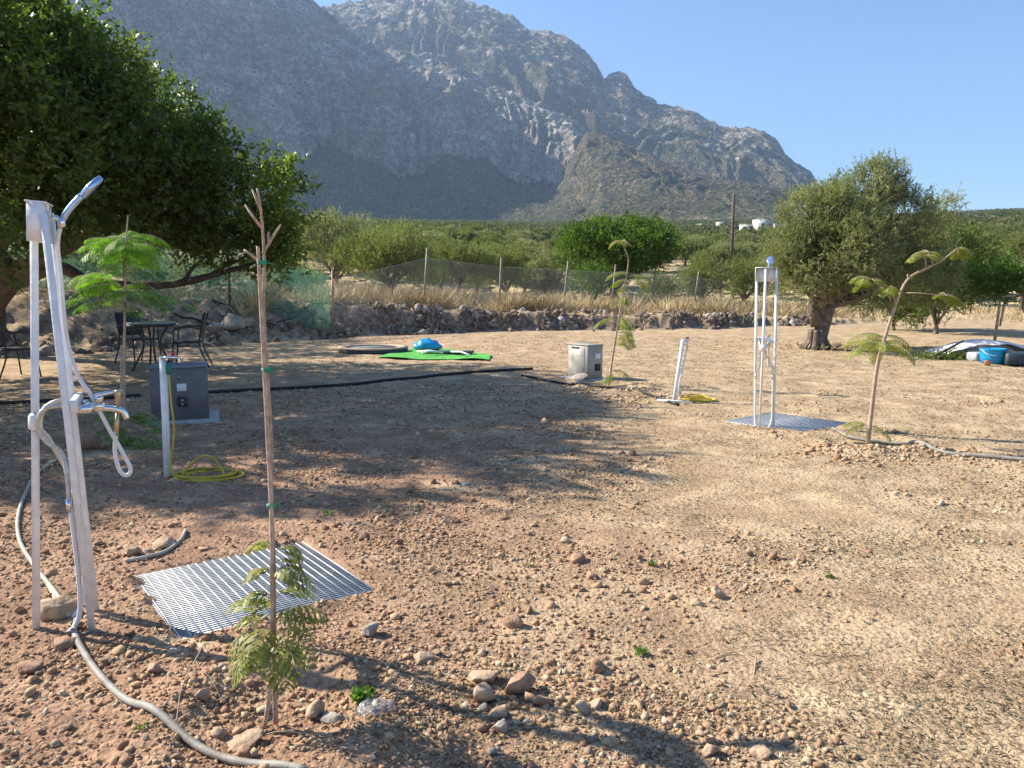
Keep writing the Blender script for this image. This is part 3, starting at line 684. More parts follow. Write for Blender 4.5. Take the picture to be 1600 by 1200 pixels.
def netting():
    m = bpy.data.materials.new('green_netting'); m.use_nodes = True; n = m.node_tree.nodes; l = m.node_tree.links; b = n['Principled BSDF']
    b.inputs['Base Color'].default_value = (.14, .27, .20, 1); b.inputs['Roughness'].default_value = .8
    tl = n.new('ShaderNodeBsdfTranslucent'); tl.inputs[0].default_value = (.12, .30, .20, 1)
    a1 = n.new('ShaderNodeMixShader'); a1.inputs[0].default_value = .4; l.new(b.outputs[0], a1.inputs[1]); l.new(tl.outputs[0], a1.inputs[2])
    tp = n.new('ShaderNodeBsdfTransparent'); mx = n.new('ShaderNodeMixShader')
    nz = n.new('ShaderNodeTexNoise'); nz.inputs['Scale'].default_value = .8; mr = n.new('ShaderNodeMapRange'); mr.inputs[3].default_value = .42; mr.inputs[4].default_value = .58
    l.new(nz.outputs['Fac'], mr.inputs[0]); l.new(mr.outputs[0], mx.inputs[0]); l.new(tp.outputs[0], mx.inputs[1]); l.new(a1.outputs[0], mx.inputs[2]); l.new(mx.outputs[0], n['Material Output'].inputs[0])
    Q = [FP[0], (-8.7, 24.3), (-11.5, 23.4), (-14.5, 22.6), (-17.5, 21.8), (-21, 21)]
    o = np.array([*Q[0], float(gh(*Q[0]))]); t = thing('netting_fence', o+np.array([-.12, .02, 0]), 'green shade netting stretched between posts at the left', 'fence')
    V = []; Fs = []; k = 0
    for i in range(len(Q)-1):
        a, b_ = np.array(Q[i]), np.array(Q[i+1])
        for j in range(12 if i < len(Q)-2 else 13):
            f_ = j/12; p = a+(b_-a)*f_; g_ = float(gh(*p)); sag = .07*sin(pi*f_)
            for hz in range(5):
                V.append((p[0]-o[0], p[1]-o[1]+.04*sin(j*1.7+hz), g_+.05+(1.95-sag+.05*random.random())*hz/4-o[2]))
    m_ = len(V)//5
    for i in range(m_-1):
        for h in range(4): a = i*5+h; Fs.append((a, a+5, a+6, a+1))
    newmesh('netting', V, Fs, m, t, True)
    for q in Q[1:]:
        g_ = float(gh(*q)); MB().tube([np.array([q[0], q[1], g_-.2])-o, np.array([q[0]+.02, q[1], g_+2.1])-o], .035, 7).build('post', M_POLE, t)
netting()

# ------------------------------------------------------------ dry grass and bank rubble
def blades(N, X, Y, h0, h1, wd, m, name, label, cat):
    Z = gh(X, Y); P = np.stack([X, Y, Z-.02], 1); D = nrm(np.stack([rng.normal(size=N)*.75, rng.normal(size=N)*.6, np.ones(N)], 1))
    V, Fc = leaf_quads(P, D, rng.uniform(h0, h1, N)*(.6+.9*np.clip(.5+perlin(X*.9, Y*.9, 57), 0, 1)), np.full(N, wd))
    cl = perlin(X*.5, Y*.5, 55)
    tag(newmesh(name, V, Fc, m, tint=np.clip(.5+cl+rng.normal(size=N)*.2, 0, 1)), label, cat, kind='stuff')
N = 100000
X = rng.uniform(-9, 17, N); Y = bank_toe(X)+2.4+rng.random(N)**1.3*18
k = (perlin(X*.45, Y*.45, 51) > .10) | (rng.random(N) < .08); X, Y = X[k], Y[k]
blades(len(X), X, Y, .25, .95, .024, M_DRY, 'dry_grass', 'tall dry straw-coloured grass behind the wire fence', 'grass')
N = 26000
X = rng.uniform(10, 45, N); Y = rng.uniform(36, 56, N); k = perlin(X*.3, Y*.3, 52) > -.05; X, Y = X[k], Y[k]
X2 = rng.uniform(-24, -5, 16000); Y2 = bank_toe(X2)+rng.uniform(5, 12, 16000)
X3 = rng.uniform(-8, 12, 3500); Y3 = bank_toe(X3)+rng.uniform(0, 2.6, 3500); k3 = perlin(X3*1.3, Y3*1.3, 53) > .12
X = np.concatenate([X, X2, X3[k3]]); Y = np.concatenate([Y, Y2, Y3[k3]])
blades(len(X), X, Y, .1, .45, .025, M_DRY, 'dry_grass', 'low dry grass on the far field edge and the terrace', 'grass')

def rock_mesh(seed, flat=.7, sub=2, ang=.35):
    import bmesh
    bm = bmesh.new(); bmesh.ops.create_icosphere(bm, subdivisions=sub, radius=1)
    r_ = np.random.default_rng(seed)
    cuts = [(nrm(r_.normal(size=3)), r_.uniform(.42, .8)) for _ in range(13)]
    for v in bm.verts:
        p = np.array(v.co)
        for nvec, dd in cuts:
            s_ = p@nvec
            if s_ > dd: p = p-nvec*(s_-dd)
        p = p*(1+.22*float(perlin(p[0]*1.9+seed*3.3, p[1]*1.9+p[2]*2.1, seed)) + .10*float(perlin(p[0]*6+seed, p[1]*6+p[2]*6, seed)))
        v.co = (p[0]*r_st[0][seed % 7], p[1], p[2]*flat)
    V = [tuple(v.co) for v in bm.verts]; Fs = [tuple(q.index for q in f.verts) for f in bm.faces]; bm.free(); return V, Fs
r_st = [(1.0, 1.25, .9, 1.4, 1.1, .85, 1.2)]
def rock_obj(px, py, wpx, label, m, seed, flat=.7, rz=0, name='stone', group=None, sink=.25):
    g_ = gr(px, py); g_[2] = float(gh(g_[0], g_[1])); Y = g_[1]; rad = wpx/2*Y/F*1.3
    V, Fs = rock_mesh(seed, flat, 3)
    o = newmesh(name, np.array(V)*rad, Fs, m); o.location = (g_[0], g_[1], g_[2]+rad*flat*(1-2*sink)); o.rotation_euler = (random.uniform(-.2, .2), random.uniform(-.2, .2), rz)
    return tag(o, label, 'stone', group)
rocks = [(98, 962, 40, 'rounded brown stone holding down the grey pipe between the near shower legs', M_ROCK, 3, 1.05, .3),
 (252, 858, 34, 'tan rounded stone against the short pipe end', M_ROCK, 4, .6, 0), (203, 870, 30, 'brown stone left of the tan one by the short pipe end', M_ROCK, 5, .7, 1),
 (228, 866, 16, 'small brown stone between two larger ones by the short pipe end', M_ROCK, 6, .7, 1),
 (128, 702, 44, 'reddish stone on the shaded soil behind the shower hose loop', M_ROCKR, 7, .8, .4),
 (757, 1064, 38, 'broad pale brown stone at the top of the stone cluster in the foreground', M_ROCK, 8, .6, .2),
 (757, 1097, 38, 'upright tan block, largest of the foreground stone cluster', M_ROCK, 9, .95, 1.2),
 (815, 1082, 34, 'tall tilted brown stone at the right of the foreground stone cluster', M_ROCKR, 10, 1.0, .8),
 (779, 1118, 32, 'tan stone at the bottom of the foreground stone cluster', M_ROCK, 11, .7, .3),
 (784, 1142, 28, 'greenish grey rounded stone just below the foreground stone cluster', M_ROCKG, 12, .8, .9),
 (846, 1100, 26, 'brown clod to the right of the foreground stone cluster', M_ROCKR, 13, .8, .1),
 (912, 1112, 24, 'left one of a dark gapped pair of brown stones', M_ROCK, 14, .9, .6), (934, 1104, 22, 'right one of a dark gapped pair of brown stones', M_ROCK, 15, .9, 1.6),
 (932, 1044, 32, 'rounded brown clod standing alone above the gapped pair of stones', M_ROCKR, 16, .8, .1),
 (802, 978, 26, 'lone dark brown stone in the middle of the bare soil', M_ROCKR, 17, .8, 2.1),
 (800, 1026, 20, 'flat dark red stone right of the pale flat slab', M_ROCKR, 18, .4, .3),
 (660, 1031, 40, 'flat pale slab with a shadow under its right end', M_ROCK, 19, .35, .1),
 (578, 994, 28, 'grey-brown stone on the soil right of the near sapling leaves', M_ROCKG, 20, .8, .7),
 (491, 1113, 34, 'big round brown stone just right of the sapling foot', M_ROCK, 21, .95, .7), (520, 1122, 26, 'flat stone beside the big round one right of the sapling foot', M_ROCKG, 22, .6, .1),
 (320, 1102, 28, 'brown stone in the shaded hollow left of the sapling foot', M_ROCK, 23, .8, .1),
 (372, 1158, 52, 'long flat orange-brown slab in front of the sapling', M_ROCK, 24, .3, .6),
 (345, 1146, 24, 'square tan stone at the left end of the long flat slab', M_ROCK, 25, .9, .1), (385, 1178, 30, 'reddish stone below the long flat slab at the bottom edge', M_ROCKR, 26, .8, .4),
 (242, 1052, 26, 'tan stone at the near left corner of the steel grate', M_ROCK, 27, .8, .1), (97, 1014, 34, 'angular red stone left of the pipe joint', M_ROCKR, 28, .7, .6),
 (45, 1050, 34, 'dark flat stone at the far left of the foreground', M_ROCKR, 29, .6, 0), (575, 1128, 1, '', None, 1, 1, 1),
 (1122, 932, 22, 'brown stone with dark shadow on the litter right of the bare soil', M_ROCK, 30, .9, 0), (1108, 1180, 26, 'tan stone at the bottom edge right of centre', M_ROCK, 31, 1.0, .5),
 (1190, 1182, 30, 'pale brown clod at the bottom edge, right of the tan stone', M_ROCK, 32, .6, .5), (1225, 1160, 24, 'dark clod above the pale one at the bottom edge', M_ROCKR, 33, .7, .2),
 (905, 880, 22, 'dark brown clod at the upper left of the litter patch', M_ROCKR, 34, .7, .4), (925, 905, 22, 'dark clod just below right of another, edge of the litter patch', M_ROCKR, 35, .7, .9),
 (905, 595, 26, 'pale boulder at the left foot of the far grey cabinet', M_ROCKG, 36, .6, 0), (908, 603, 22, 'flat stone lying in front of the boulder by the far cabinet', M_ROCKG, 37, .4, .5)]
for (px, py, wp, lab, m, sd_, fl, rz) in rocks:
    if m: rock_obj(px, py, wp, lab, m, sd_, fl, rz)
# loose stones: shared label
rm = []
for s_ in range(7):
    V, Fs = rock_mesh(60+s_, .7, 2); rm.append(newmesh('stone', V, Fs, [M_ROCK, M_ROCKR, M_ROCKG][s_ % 3] if s_ != 2 else M_ROCK, link=False).data)
rs = random.Random(3); n_ = 0
while n_ < 150:
    px = rs.uniform(-30, 1300); py = rs.uniform(900, 1200)
    dens = max(0, 1-((px-760)/260)**2*.6)*(.9 if py > 960 else .3) if px > 480 else (.55 if py > 1000 else .2)
    if px > 1050: dens = .25*(py > 1080)
    if rs.random() > dens: continue
    g_ = gr(px, py)
    if grate_mask(g_[0], g_[1]) < .9: continue
    o = bpy.data.objects.new('stone', rm[rs.randrange(7)]); col.objects.link(o); rad = rs.uniform(.007, .02)*(1 if rs.random() < .85 else 1.5)
    o.location = (g_[0], g_[1], float(gh(g_[0], g_[1]))+rad*.4); o.scale = (rad*rs.uniform(.8, 1.4), rad, rad*rs.uniform(.6, 1)); o.rotation_euler = (rs.uniform(-.4, .4), rs.uniform(-.4, .4), rs.uniform(0, 6.3))
    tag(o, 'small brown stone loose on the foreground soil', 'stone', 'small loose stones of the foreground'); n_ += 1
for i in range(105):
    x = rs.uniform(-9.5, 13); t_ = float(bank_toe(x)); y = t_+rs.choice((rs.uniform(0, 3.2), rs.uniform(1.8, 3.0)))
    o = bpy.data.objects.new('stone', rm[(2, 5, 2, 0, 5)[i % 5]]); col.objects.link(o); rad = rs.uniform(.06, .17)*(1.5 if rs.random() < .15 else 1)
    o.location = (x, y, float(gh(x, y))+rad*.35); o.scale = (rad*rs.uniform(.9, 1.6), rad, rad*rs.uniform(.7, 1.1)); o.rotation_euler = (rs.uniform(-.4, .4), rs.uniform(-.4, .4), rs.uniform(0, 6.3))
    tag(o, 'grey brown field stone tumbled on the earth bank below the fence', 'stone', 'stones on the earth bank')
tag(rock_obj(612, 502, 2, 'x', M_ROCKG, 41), 'x', 'x'); bpy.data.objects.remove([o for o in bpy.data.objects if o.get('label') == 'x'][0])
for (px, py, Y, w_, lab) in ((611, 496, 28.5, 22, 'pale boulder sticking out of the earth bank above the trampoline'), (765, 493, 30, 18, 'grey boulder in the earth bank right of the blue bundle'), (365, 500, 23, 40, 'long pale boulder on the shaded slope behind the bare sapling'), (335, 508, 22, 26, 'round pale boulder left of the long one on the shaded slope')):
    p = at(px, py, Y); rad = w_/2*Y/F; V, Fs = rock_mesh(int(px) % 50, .7, 3); o = newmesh('boulder', np.array(V)*rad, Fs, M_ROCKG); o.location = (p[0], p[1], max(p[2]-rad*.1, float(gh(p[0], p[1]))+rad*.2)); tag(o, lab, 'boulder')

# ------------------------------------------------------------ gravel and leaf litter
ICO_V = None
def scatter():
    import bmesh
    bm = bmesh.new(); bmesh.ops.create_icosphere(bm, subdivisions=1, radius=1)
    IV = np.array([v.co[:] for v in bm.verts]); IF = np.array([[q.index for q in f.verts] for f in bm.faces]); bm.free()
    N = 135000; A = rng.uniform(R(-41), R(41), N); Q = np.exp(rng.uniform(math.log(2.2), math.log(13), N)); X = np.sin(A)*Q; Y = np.cos(A)*Q
    m1 = fbm(X*.8, Y*.8, 3, 81); left = sstep(1.6, -1.5, X-.12*Q)
    dens = .03+.45*left*sstep(-.5, .4, m1+.15)+.75*np.clip(m1*1.6-.1, 0, 1)-.35*sstep(.5, 2.5, X)*(m1 < .1)
    k = (rng.random(N) < dens) & (grate_mask(X, Y) > .75 + .0*X)
    X, Y, Q = X[k], Y[k], Q[k]; N = len(X); print('pebbles', N)
    sz = (.003+.0075*rng.random(N)**2.6)*(.75+.12*Q) * np.where(rng.random(N) < .07, 2.1, 1)
    for (px, py, sx, sy, cn, s0) in ((1345, 705, .35, .12, 260, .014), (1420, 706, .4, .1, 260, .014), (1500, 716, .5, .08, 120, .012), (1385, 720, .3, .12, 100, .012), (960, 612, .4, .12, 160, .018), (1010, 620, .5, .12, 100, .014),
            (900, 880, .35, .25, 420, .008), (860, 1010, .3, .2, 380, .008), (790, 1100, .25, .14, 420, .008), (930, 1080, .2, .12, 260, .008), (340, 1090, .3, .13, 520, .008), (560, 1020, .22, .1, 300, .007), (640, 1120, .2, .12, 380, .007), (130, 1030, .2, .15, 300, .008), (1130, 930, .3, .15, 200, .008), (1180, 1150, .2, .12, 260, .008)):
        c_ = gr(px, py); x_ = c_[0]+rng.normal(size=cn)*sx; y_ = c_[1]+rng.normal(size=cn)*sy; kk = (grate_mask(x_, y_) > .8) & (np.hypot(x_, y_) > 2.1)
        X = np.concatenate([X, x_[kk]]); Y = np.concatenate([Y, y_[kk]]); sz = np.concatenate([sz, (s0*(.5+1.7*rng.random(cn)**2.2))[kk]])
    N = len(X); Q = np.hypot(X, Y)
    sc = sz[:, None]*rng.uniform(.5, 1.5, (N, 3)); sc[:, 2] *= .65
    ang = rng.random(N)*6.28; jit = 1+.30*rng.normal(size=(N, len(IV), 1)).clip(-1.5, 1.5)
    P = IV[None]*jit*sc[:, None]
    # tilt a little, then turn
    tl = rng.normal(size=N)*.35; c, s_ = np.cos(tl)[:, None], np.sin(tl)[:, None]
    y_, z_ = P[..., 1]*c-P[..., 2]*s_, P[..., 1]*s_+P[..., 2]*c; P = np.stack([P[..., 0], y_, z_], -1)
    c, s_ = np.cos(ang)[:, None], np.sin(ang)[:, None]
    x_, y_ = P[..., 0]*c-P[..., 1]*s_, P[..., 0]*s_+P[..., 1]*c
    Z = gh_fine(X, Y)+sz*.25
    V = np.stack([x_+X[:, None], y_+Y[:, None], P[..., 2]+Z[:, None]], -1).reshape(-1, 3)
    Fc = (IF[None]+(np.arange(N)*len(IV))[:, None, None]).reshape(-1, 3)
    T = np.repeat(np.clip(rng.beta(1.6, 2.2, N)+.25*sstep(-.5, 3, X)*rng.random(N), 0, 1), len(IF))
    tag(newmesh('gravel', V, Fc, M_PEBBLE, tint=T), 'loose gravel and small clods strewn over the soil', 'gravel', kind='stuff')
    # leaf litter and straw bits
    N = 150000; A = rng.uniform(R(-41), R(41), N); Q = np.exp(rng.uniform(math.log(2.2), math.log(26), N)); X = np.sin(A)*Q; Y = np.cos(A)*Q
    m1 = fbm(X*.7, Y*.9, 3, 91)
    dens = .06+.35*sstep(-.6, 1.2, X-.0*Q)+1.0*np.clip(m1*1.7, -.35, 1)+.25*sstep(4, 9, Q)
    k = (rng.random(N) < dens) & (grate_mask(X, Y) > .5) & (Y < bank_toe(X)+1); X, Y, Q = X[k], Y[k], Q[k]; N = len(X); print('litter', N)
    P = np.stack([X, Y, gh_fine(X, Y)+.003+.004*rng.random(N)], 1); a = rng.random(N)*6.28
    D = nrm(np.stack([np.cos(a), np.sin(a), rng.normal(size=N)*.22], 1))
    V, Fc = leaf_quads(P, D, (.012+.03*rng.random(N)**2)*(.75+.1*Q), (.0025+.007*rng.random(N)**2)*(.75+.12*Q), fold=.35, up=2.5)
    tag(newmesh('leaf_litter', V, Fc, M_LITTER, tint=rng.beta(1.0, 1.25, N)), 'dry leaf litter and straw bits scattered over the field', 'litter', kind='stuff')
scatter()

def rubble():
    import bmesh
    bm = bmesh.new(); bmesh.ops.create_icosphere(bm, subdivisions=1, radius=1)
    IV = np.array([v.co[:] for v in bm.verts]); IF = np.array([[q.index for q in f.verts] for f in bm.faces]); bm.free()
    N = 5200; X = rng.uniform(-14, 14, N); Y = bank_toe(X)+rng.choice([0, 1], N, p=[.75, .25])*.6+rng.normal(size=N)*.38+.45
    k = perlin(X*.8, Y*.8, 97) > -.02; X, Y = X[k], Y[k]; N = len(X)
    sz = .02+.13*rng.random(N)**4; P = IV[None]*(1+.28*rng.normal(size=(N, len(IV), 1)).clip(-1.4, 1.4))*sz[:, None, None]*rng.uniform(.6, 1.4, (N, 1, 3))
    V = P+np.stack([X, Y, gh_fine(X, Y)+sz*.2], -1)[:, None]
    Fc = (IF[None]+(np.arange(N)*len(IV))[:, None, None]).reshape(-1, 3)
    tag(newmesh('rubble', V.reshape(-1, 3), Fc, M_RUBBLE, tint=np.repeat(rng.beta(1.0, 2.0, N), len(IF))), 'small broken stones and clods covering the earth bank', 'rubble', kind='stuff')
rubble()

# ------------------------------------------------------------ showers
def make_shower(loc, rz, label, sc=1.0, lean=0):
    t = thing('outdoor_shower', loc, label, 'shower', None, rz, sc)
    for s in (-1, 1):
        MB().bar((.245, s*.118, -.03), (.05, s*.118, 1.93), .028, .028).build('leg', M_WHITE, t)
    MB().bar((0, 0, -.05), (.0, 0, 1.97), .026, .03).build('leg', M_WHITE, t)
    m = MB()
    m.box((.05, 0, 1.89), (.006, .25, .17), M=Matrix.Rotation(-.1, 3, 'Y')); m.box((.02, 0, 1.977), (.08, .25, .006))
    m.box((.02, .123, 1.89), (.065, .005, .165)); m.box((.02, -.123, 1.89), (.065, .005, .165))
    m.build('top_bracket', M_WHITE, t)
    m = MB()
    for yy in (-.1, 0, .1):
        for zz in (1.84, 1.94): m.tube([(.052+(1.89-zz)*-.1, yy, zz), (.060+(1.89-zz)*-.1, yy, zz)], .006, 8)
    tag(m.build('screws', M_CHROME, t), kind='stuff')
    MB().box((.165, 0, 1.09), (.03, .27, .055), M=Matrix.Rotation(-.1, 3, 'Y'), bev=.004).build('cross_plate', M_WHITE, t)
    # shower head in its holder
    h = MB(); h.tube(smoothpts([(.06, 0, 1.915), (.085, 0, 1.92), (.10, 0, 1.905)], 4), .012, 10); h.lathe((.105, 0, 1.88), [(.012, 0), (.017, .005), (.017, .035), (.012, .04)], 12)
    hd = h.build('head_holder', M_CHROME, t, True)
    s = MB(); pts = smoothpts([(.100, 0, 1.885), (.128, 0, 1.95), (.185, 0, 2.03)], 5); s.tube(pts, [.012]*3+[.015]*(len(pts)-3), 10)
    s.build('handset_grip', M_BLUECH, t, True)
    s = MB(); d = np.array([.63, 0, .77]); c = np.array([.185, 0, 2.025])
    for side in (0,):
        n = np.array([.77, 0, -.63]); V = []; K = 20
        for off, sc_ in ((-.015, .7), (-.010, 1), (.010, 1), (.015, .92)):
            for k in range(K):
                a = 2*pi*k/K; V.append(c + d*(.058+.064*cos(a)*sc_) + np.array([0, 1, 0])*.042*sin(a)*sc_ + n*off)
        Fs = [(i*K+k, i*K+(k+1) % K, (i+1)*K+(k+1) % K, (i+1)*K+k) for i in range(3) for k in range(K)]+[tuple(range(K-1, -1, -1)), tuple(range(3*K, 4*K))]
        s.add(V, Fs)
    s.build('shower_head', M_BLUECH, t, True)
    # mixer body, spout, lever, diverter
    s = MB(); s.tube([(.215, -.085, 1.07), (.215, .085, 1.07)], .021, 14); s.tube([(.215, 0, 1.07), (.28, 0, 1.072)], .018, 12)
    s.tube([(.17, -.075, 1.07), (.215, -.075, 1.07)], .02, 10); s.tube([(.17, .075, 1.07), (.215, .075, 1.07)], .02, 10)
    bd = s.build('mixer_body', M_CHROME, t, True)
    MB().tube(smoothpts([(.24, 0, 1.06), (.30, 0, 1.062), (.355, 0, 1.047), (.375, 0, 1.01)], 4), [.015]*5+[.0145]*5+[.014]*3, 12).build('spout', M_CHROME, t, True)
    s = MB(); s.lathe((.255, 0, 1.09), [(.02, 0), (.022, .02), (.018, .03)], 12); s.tube(smoothpts([(.235, 0, 1.118), (.29, 0, 1.133), (.355, 0, 1.148)], 4), [.012, .012, .011, .01, .009, .008, .006, .005, .003], 8)
    s.build('lever', M_CHROME, t, True)
    s = MB(); s.lathe((.335, .0, 1.07), [(.007, 0), (.007, .03), (.013, .04), (.015, .075), (.012, .078)], 12); s.build('diverter_knob', M_BRASS, t, True)
    s = MB(); s.tube([(.335, 0, 1.04), (.328, 0, .93)], .010, 8); s.build('hose_outlet', M_BRASS, t, True)
    # white flexible shower hose
    MB().tube(smoothpts([(.10, .0, 1.88), (.088, .02, 1.80), (.10, .03, 1.65), (.12, .03, 1.4), (.165, .02, 1.22), (.225, 0, 1.12), (.29, 0, .98), (.36, 0, .84), (.392, 0, .765), (.375, 0, .735), (.345, 0, .76), (.325, 0, .85), (.328, 0, .95)], 6), .0095, 10).build('shower_hose', M_WHITEPL, t, True)
    # supply pipes
    for s_ in (-1, 1):
        MB().tube(smoothpts([(.17, .07*s_, 1.07), (.09, .07*s_, 1.085), (.03, .05*s_, 1.05), (.015, .03*s_, .97), (.05, .035*s_, .91), (.11, .05*s_, .86 if s_ < 0 else .78), (.135, .09*s_, .76 if s_ < 0 else .70), (.146, .105*s_, .64)], 5), .0105, 10).build('supply_pipe', M_STEELHOSE, t, True)
    s = MB(); s.box((.0, 0, 1.0), (.05, .075, .085), bev=.014); s.build('pipe_clamp', M_WHITE, t)
    for s_ in (-1, 1):
        s = MB(); s.tube([(.147, s_*.105, .60), (.142, s_*.105, .66)], .013, 8); s.build('pipe_joint', M_CHROME, t, True)
        MB().tube(smoothpts([(.15, s_*.105, .62), (.178, s_*.105, .35), (.19, s_*.105, .16), (.175, s_*.10, .06), (.12, s_*.08, -.01)], 5), .011, 8).build('riser_pipe', M_WHITEPL, t, True)
    if lean: t.rotation_euler = (Matrix.Rotation(lean, 3, 'Y') @ Matrix.Rotation(rz, 3, 'Z')).to_euler()
    return t
M_BLUECH = mat('blue_chrome', (.45, .58, .80), .2, .75, (.35, .48, .72), 10)
M_STEELHOSE = mat('braided_hose', (.62, .60, .55), .38, .6, (.5, .48, .44), 40, .3, 300)
b1 = gr(57, 985); make_shower(b1, R(24), 'near white outdoor shower frame with blue-silver handset, beside the steel grate', 1.0, R(4.0))
b2 = gr(1187, 669); make_shower(b2, R(60), 'far white outdoor shower frame standing in front of the big olive tree', .925)

# ------------------------------------------------------------ grates
def make_grate(c, rz, label, sc=1.0):
    t = thing('steel_grate', (c[0], c[1], float(gh(*c))-.012), label, 'grate', None, rz, sc)
    m = MB()
    for k in range(22): x = -.49+k*.98/21; m.box((x, 0, .0065), (.0050, .98, .006))
    m.build('bearing_bars', M_GALVB, t)
    m = MB()
    for k in range(40): y = -.485+k*.97/39; m.box((0, y, .0), (.99, .0125, .006))
    m.build('cross_rods', M_GALV, t)
    m = MB()
    for s_ in (-1, 1): m.box((0, s_*.4935, -.004), (.995, .004, .016)); m.box((s_*.4985, 0, -.0045), (.004, .98, .016))
    m.build('frame', M_GALV, t)
    MB().box((0, 0, -.012), (.98, .97, .004)).build('pan', M_PANM, t)
    return t
M_PANM = mat('grey_film', (.05, .055, .055), .8, 0, (.09, .085, .08), 5)
make_grate(G1C, G1R, 'square steel grate set in the red soil in front of the near shower')
make_grate((3.32, 9.2), R(-50), 'square steel grate on the ground by the far shower', 1.05)
# soil spilled over one corner of the near grate
# ------------------------------------------------------------ standpipes and hose coils
def coil(t, cx, cy, rad, turns, lift, name='hose_coil', start=None, r_=.0085, sq=.75, seed=1):
    rr_ = random.Random(seed); P = []
    if start is not None: P += start
    for i in range(turns*14):
        a = i/14*2*pi+2.6; q = rad*(1+.14*sin(i*.37)+rr_.uniform(-.03, .03)); P.append((cx+q*cos(a)+.05*sin(i*.11), cy+q*sin(a)*sq, .012+.006*(i/14)+ (lift*max(0, sin(a))**2 if i//14 == turns-1 else 0)))
    return MB().tube(smoothpts(P, 3), r_, 8).build(name, M_YELLOW, t, True)
def standpipe1():
    b = gr(262, 747); t = thing('standpipe', b, 'near white water post with red-handled tap and yellow hose', 'standpipe'); 
    tp = at(256, 556, b[1]+.02)-b; H = tp[2]
    MB().bar((0, 0, -.05), (tp[0], .0, H), .05, .042).build('post', M_WHITE, t)
    MB().bar((.03, -.02, -.02), (tp[0]+.028, -.015, H-.03), .018, .018).build('riser_pipe', M_WHITEPL, t)
    m = MB(); x0 = tp[0]; m.tube([(x0, -.03, H-.01), (x0+.12, -.03, H-.008)], .014, 10); m.tube(smoothpts([(x0+.10, -.03, H-.008), (x0+.14, -.03, H-.015), (x0+.145, -.03, H-.06)], 4), .011, 8); m.tube([(x0+.045, -.03, H), (x0+.045, -.03, H-.05)], .013, 8)
    tap = m.build('tap', M_CHROME, t, True); MB().box((x0+.10, -.03, H+.02), (.035, .02, .025), bev=.004).build('handle', M_REDH, tap)
    MB().lathe((x0+.055, -.03, H-.15), [(.016, 0), (.024, .01), (.026, .07), (.02, .085), (.016, .10)], 12).build('hose_connector', M_GREENCON, t, True)
    st = [(x0+.055, -.03, H-.14), (x0+.062, -.03, H-.4), (x0+.075, -.03, H*.4), (.045, -.03, .12), (.08, -.05, .03), (.16, -.12, .015)]
    coil(t, .33, .03, .235, 5, .0, start=st)
    # raised loop of the coil
    MB().tube(smoothpts([(.12, -.02, .02), (.16, .02, .08), (.26, .05, .17), (.37, .05, .165), (.45, .02, .08), (.5, -.03, .02)], 6), .0085, 8).build('hose_coil', M_YELLOW, t, True)
standpipe1()
def standpipe2():
    b = gr(1052, 628); t = thing('standpipe', b, 'far leaning white water post with yellow hose in the sunlit field', 'standpipe')
    tp = at(1067, 530, b[1]+.15)-b
    MB().bar((0, 0, -.05), tp, .055, .04).build('post', M_WHITE, t)
    d = tp/np.linalg.norm(tp); e = tp
    m = MB(); m.tube([e+np.array([.0, -.03, -.03]), e+np.array([.07, -.03, -.02])], .016, 8); m.tube([e+np.array([.06, -.03, -.01]), e+np.array([.06, -.03, -.12])], .014, 8)
    tap = m.build('tap', M_CHROME, t, True); MB().box(tuple(e+np.array([.055, -.03, .02])), (.05, .02, .02), bev=.003).build('handle', M_BLACK, tap)
    MB().tube(smoothpts([e+np.array([.06, -.03, -.12]), tp*.6+np.array([.06, -.02, 0]), (.07, 0, .2), (.12, .02, .03)], 4), .011, 6).build('hose', M_WHITEPL, t, True)
    MB().bar((-.22, .03, .025), (.22, -.2, .025), .035, .025).build('foot_beam', M_WHITE, t)
    coil(t, .37, .12, .2, 4, .03, start=[(.1, .1, .16), (.13, .12, .06)], r_=.012, seed=4)
standpipe2()
# ------------------------------------------------------------ service cabinets
def cab1():
    b = gr(270, 661); g_ = float(gh(b[0], b[1])); t = thing('service_cabinet', (b[0], b[1]+.25, g_), 'dark grey service cabinet on a concrete slab in the tree shade', 'cabinet', None, R(21))
    W = 84/F*b[1]; H = .62
    MB().box((.03, .02, .0), (W*1.28, .75, .07), bev=.012).build('slab', M_CONC, t)
    bd = MB(); bd.box((0, .02, .035+H/2), (W, .56, H), bev=.006); bd = bd.build('body', M_CAB, t)
    MB().box((0, .02, .035+H+.012), (W+.012, .575, .022), bev=.005).build('lid', M_CABTOP, t)
    fy = -.26
    MB().box((.01, fy-.008, .035+H*.82), (.012, .016, .05)).build('latch', M_BRASS, t)
    s = MB().box((.03, fy-.004, .035+H*.63), (.105, .012, .09), bev=.003).build('label_plate', M_WHITEPL, t)
    so = MB().box((.03, fy-.006, .035+H*.35), (.11, .02, .12), bev=.004).build('socket', M_BLACK, t)
    for z in (.02, -.025): MB().tube([(.03, fy-.018, .035+H*.35+z), (.03, fy-.0215, .035+H*.35+z)], .014, 12).build('socket_ring', M_CONC, so)
M_CABTOP = mat('cabinet_lid', (.21, .22, .25), .5)
cab1()
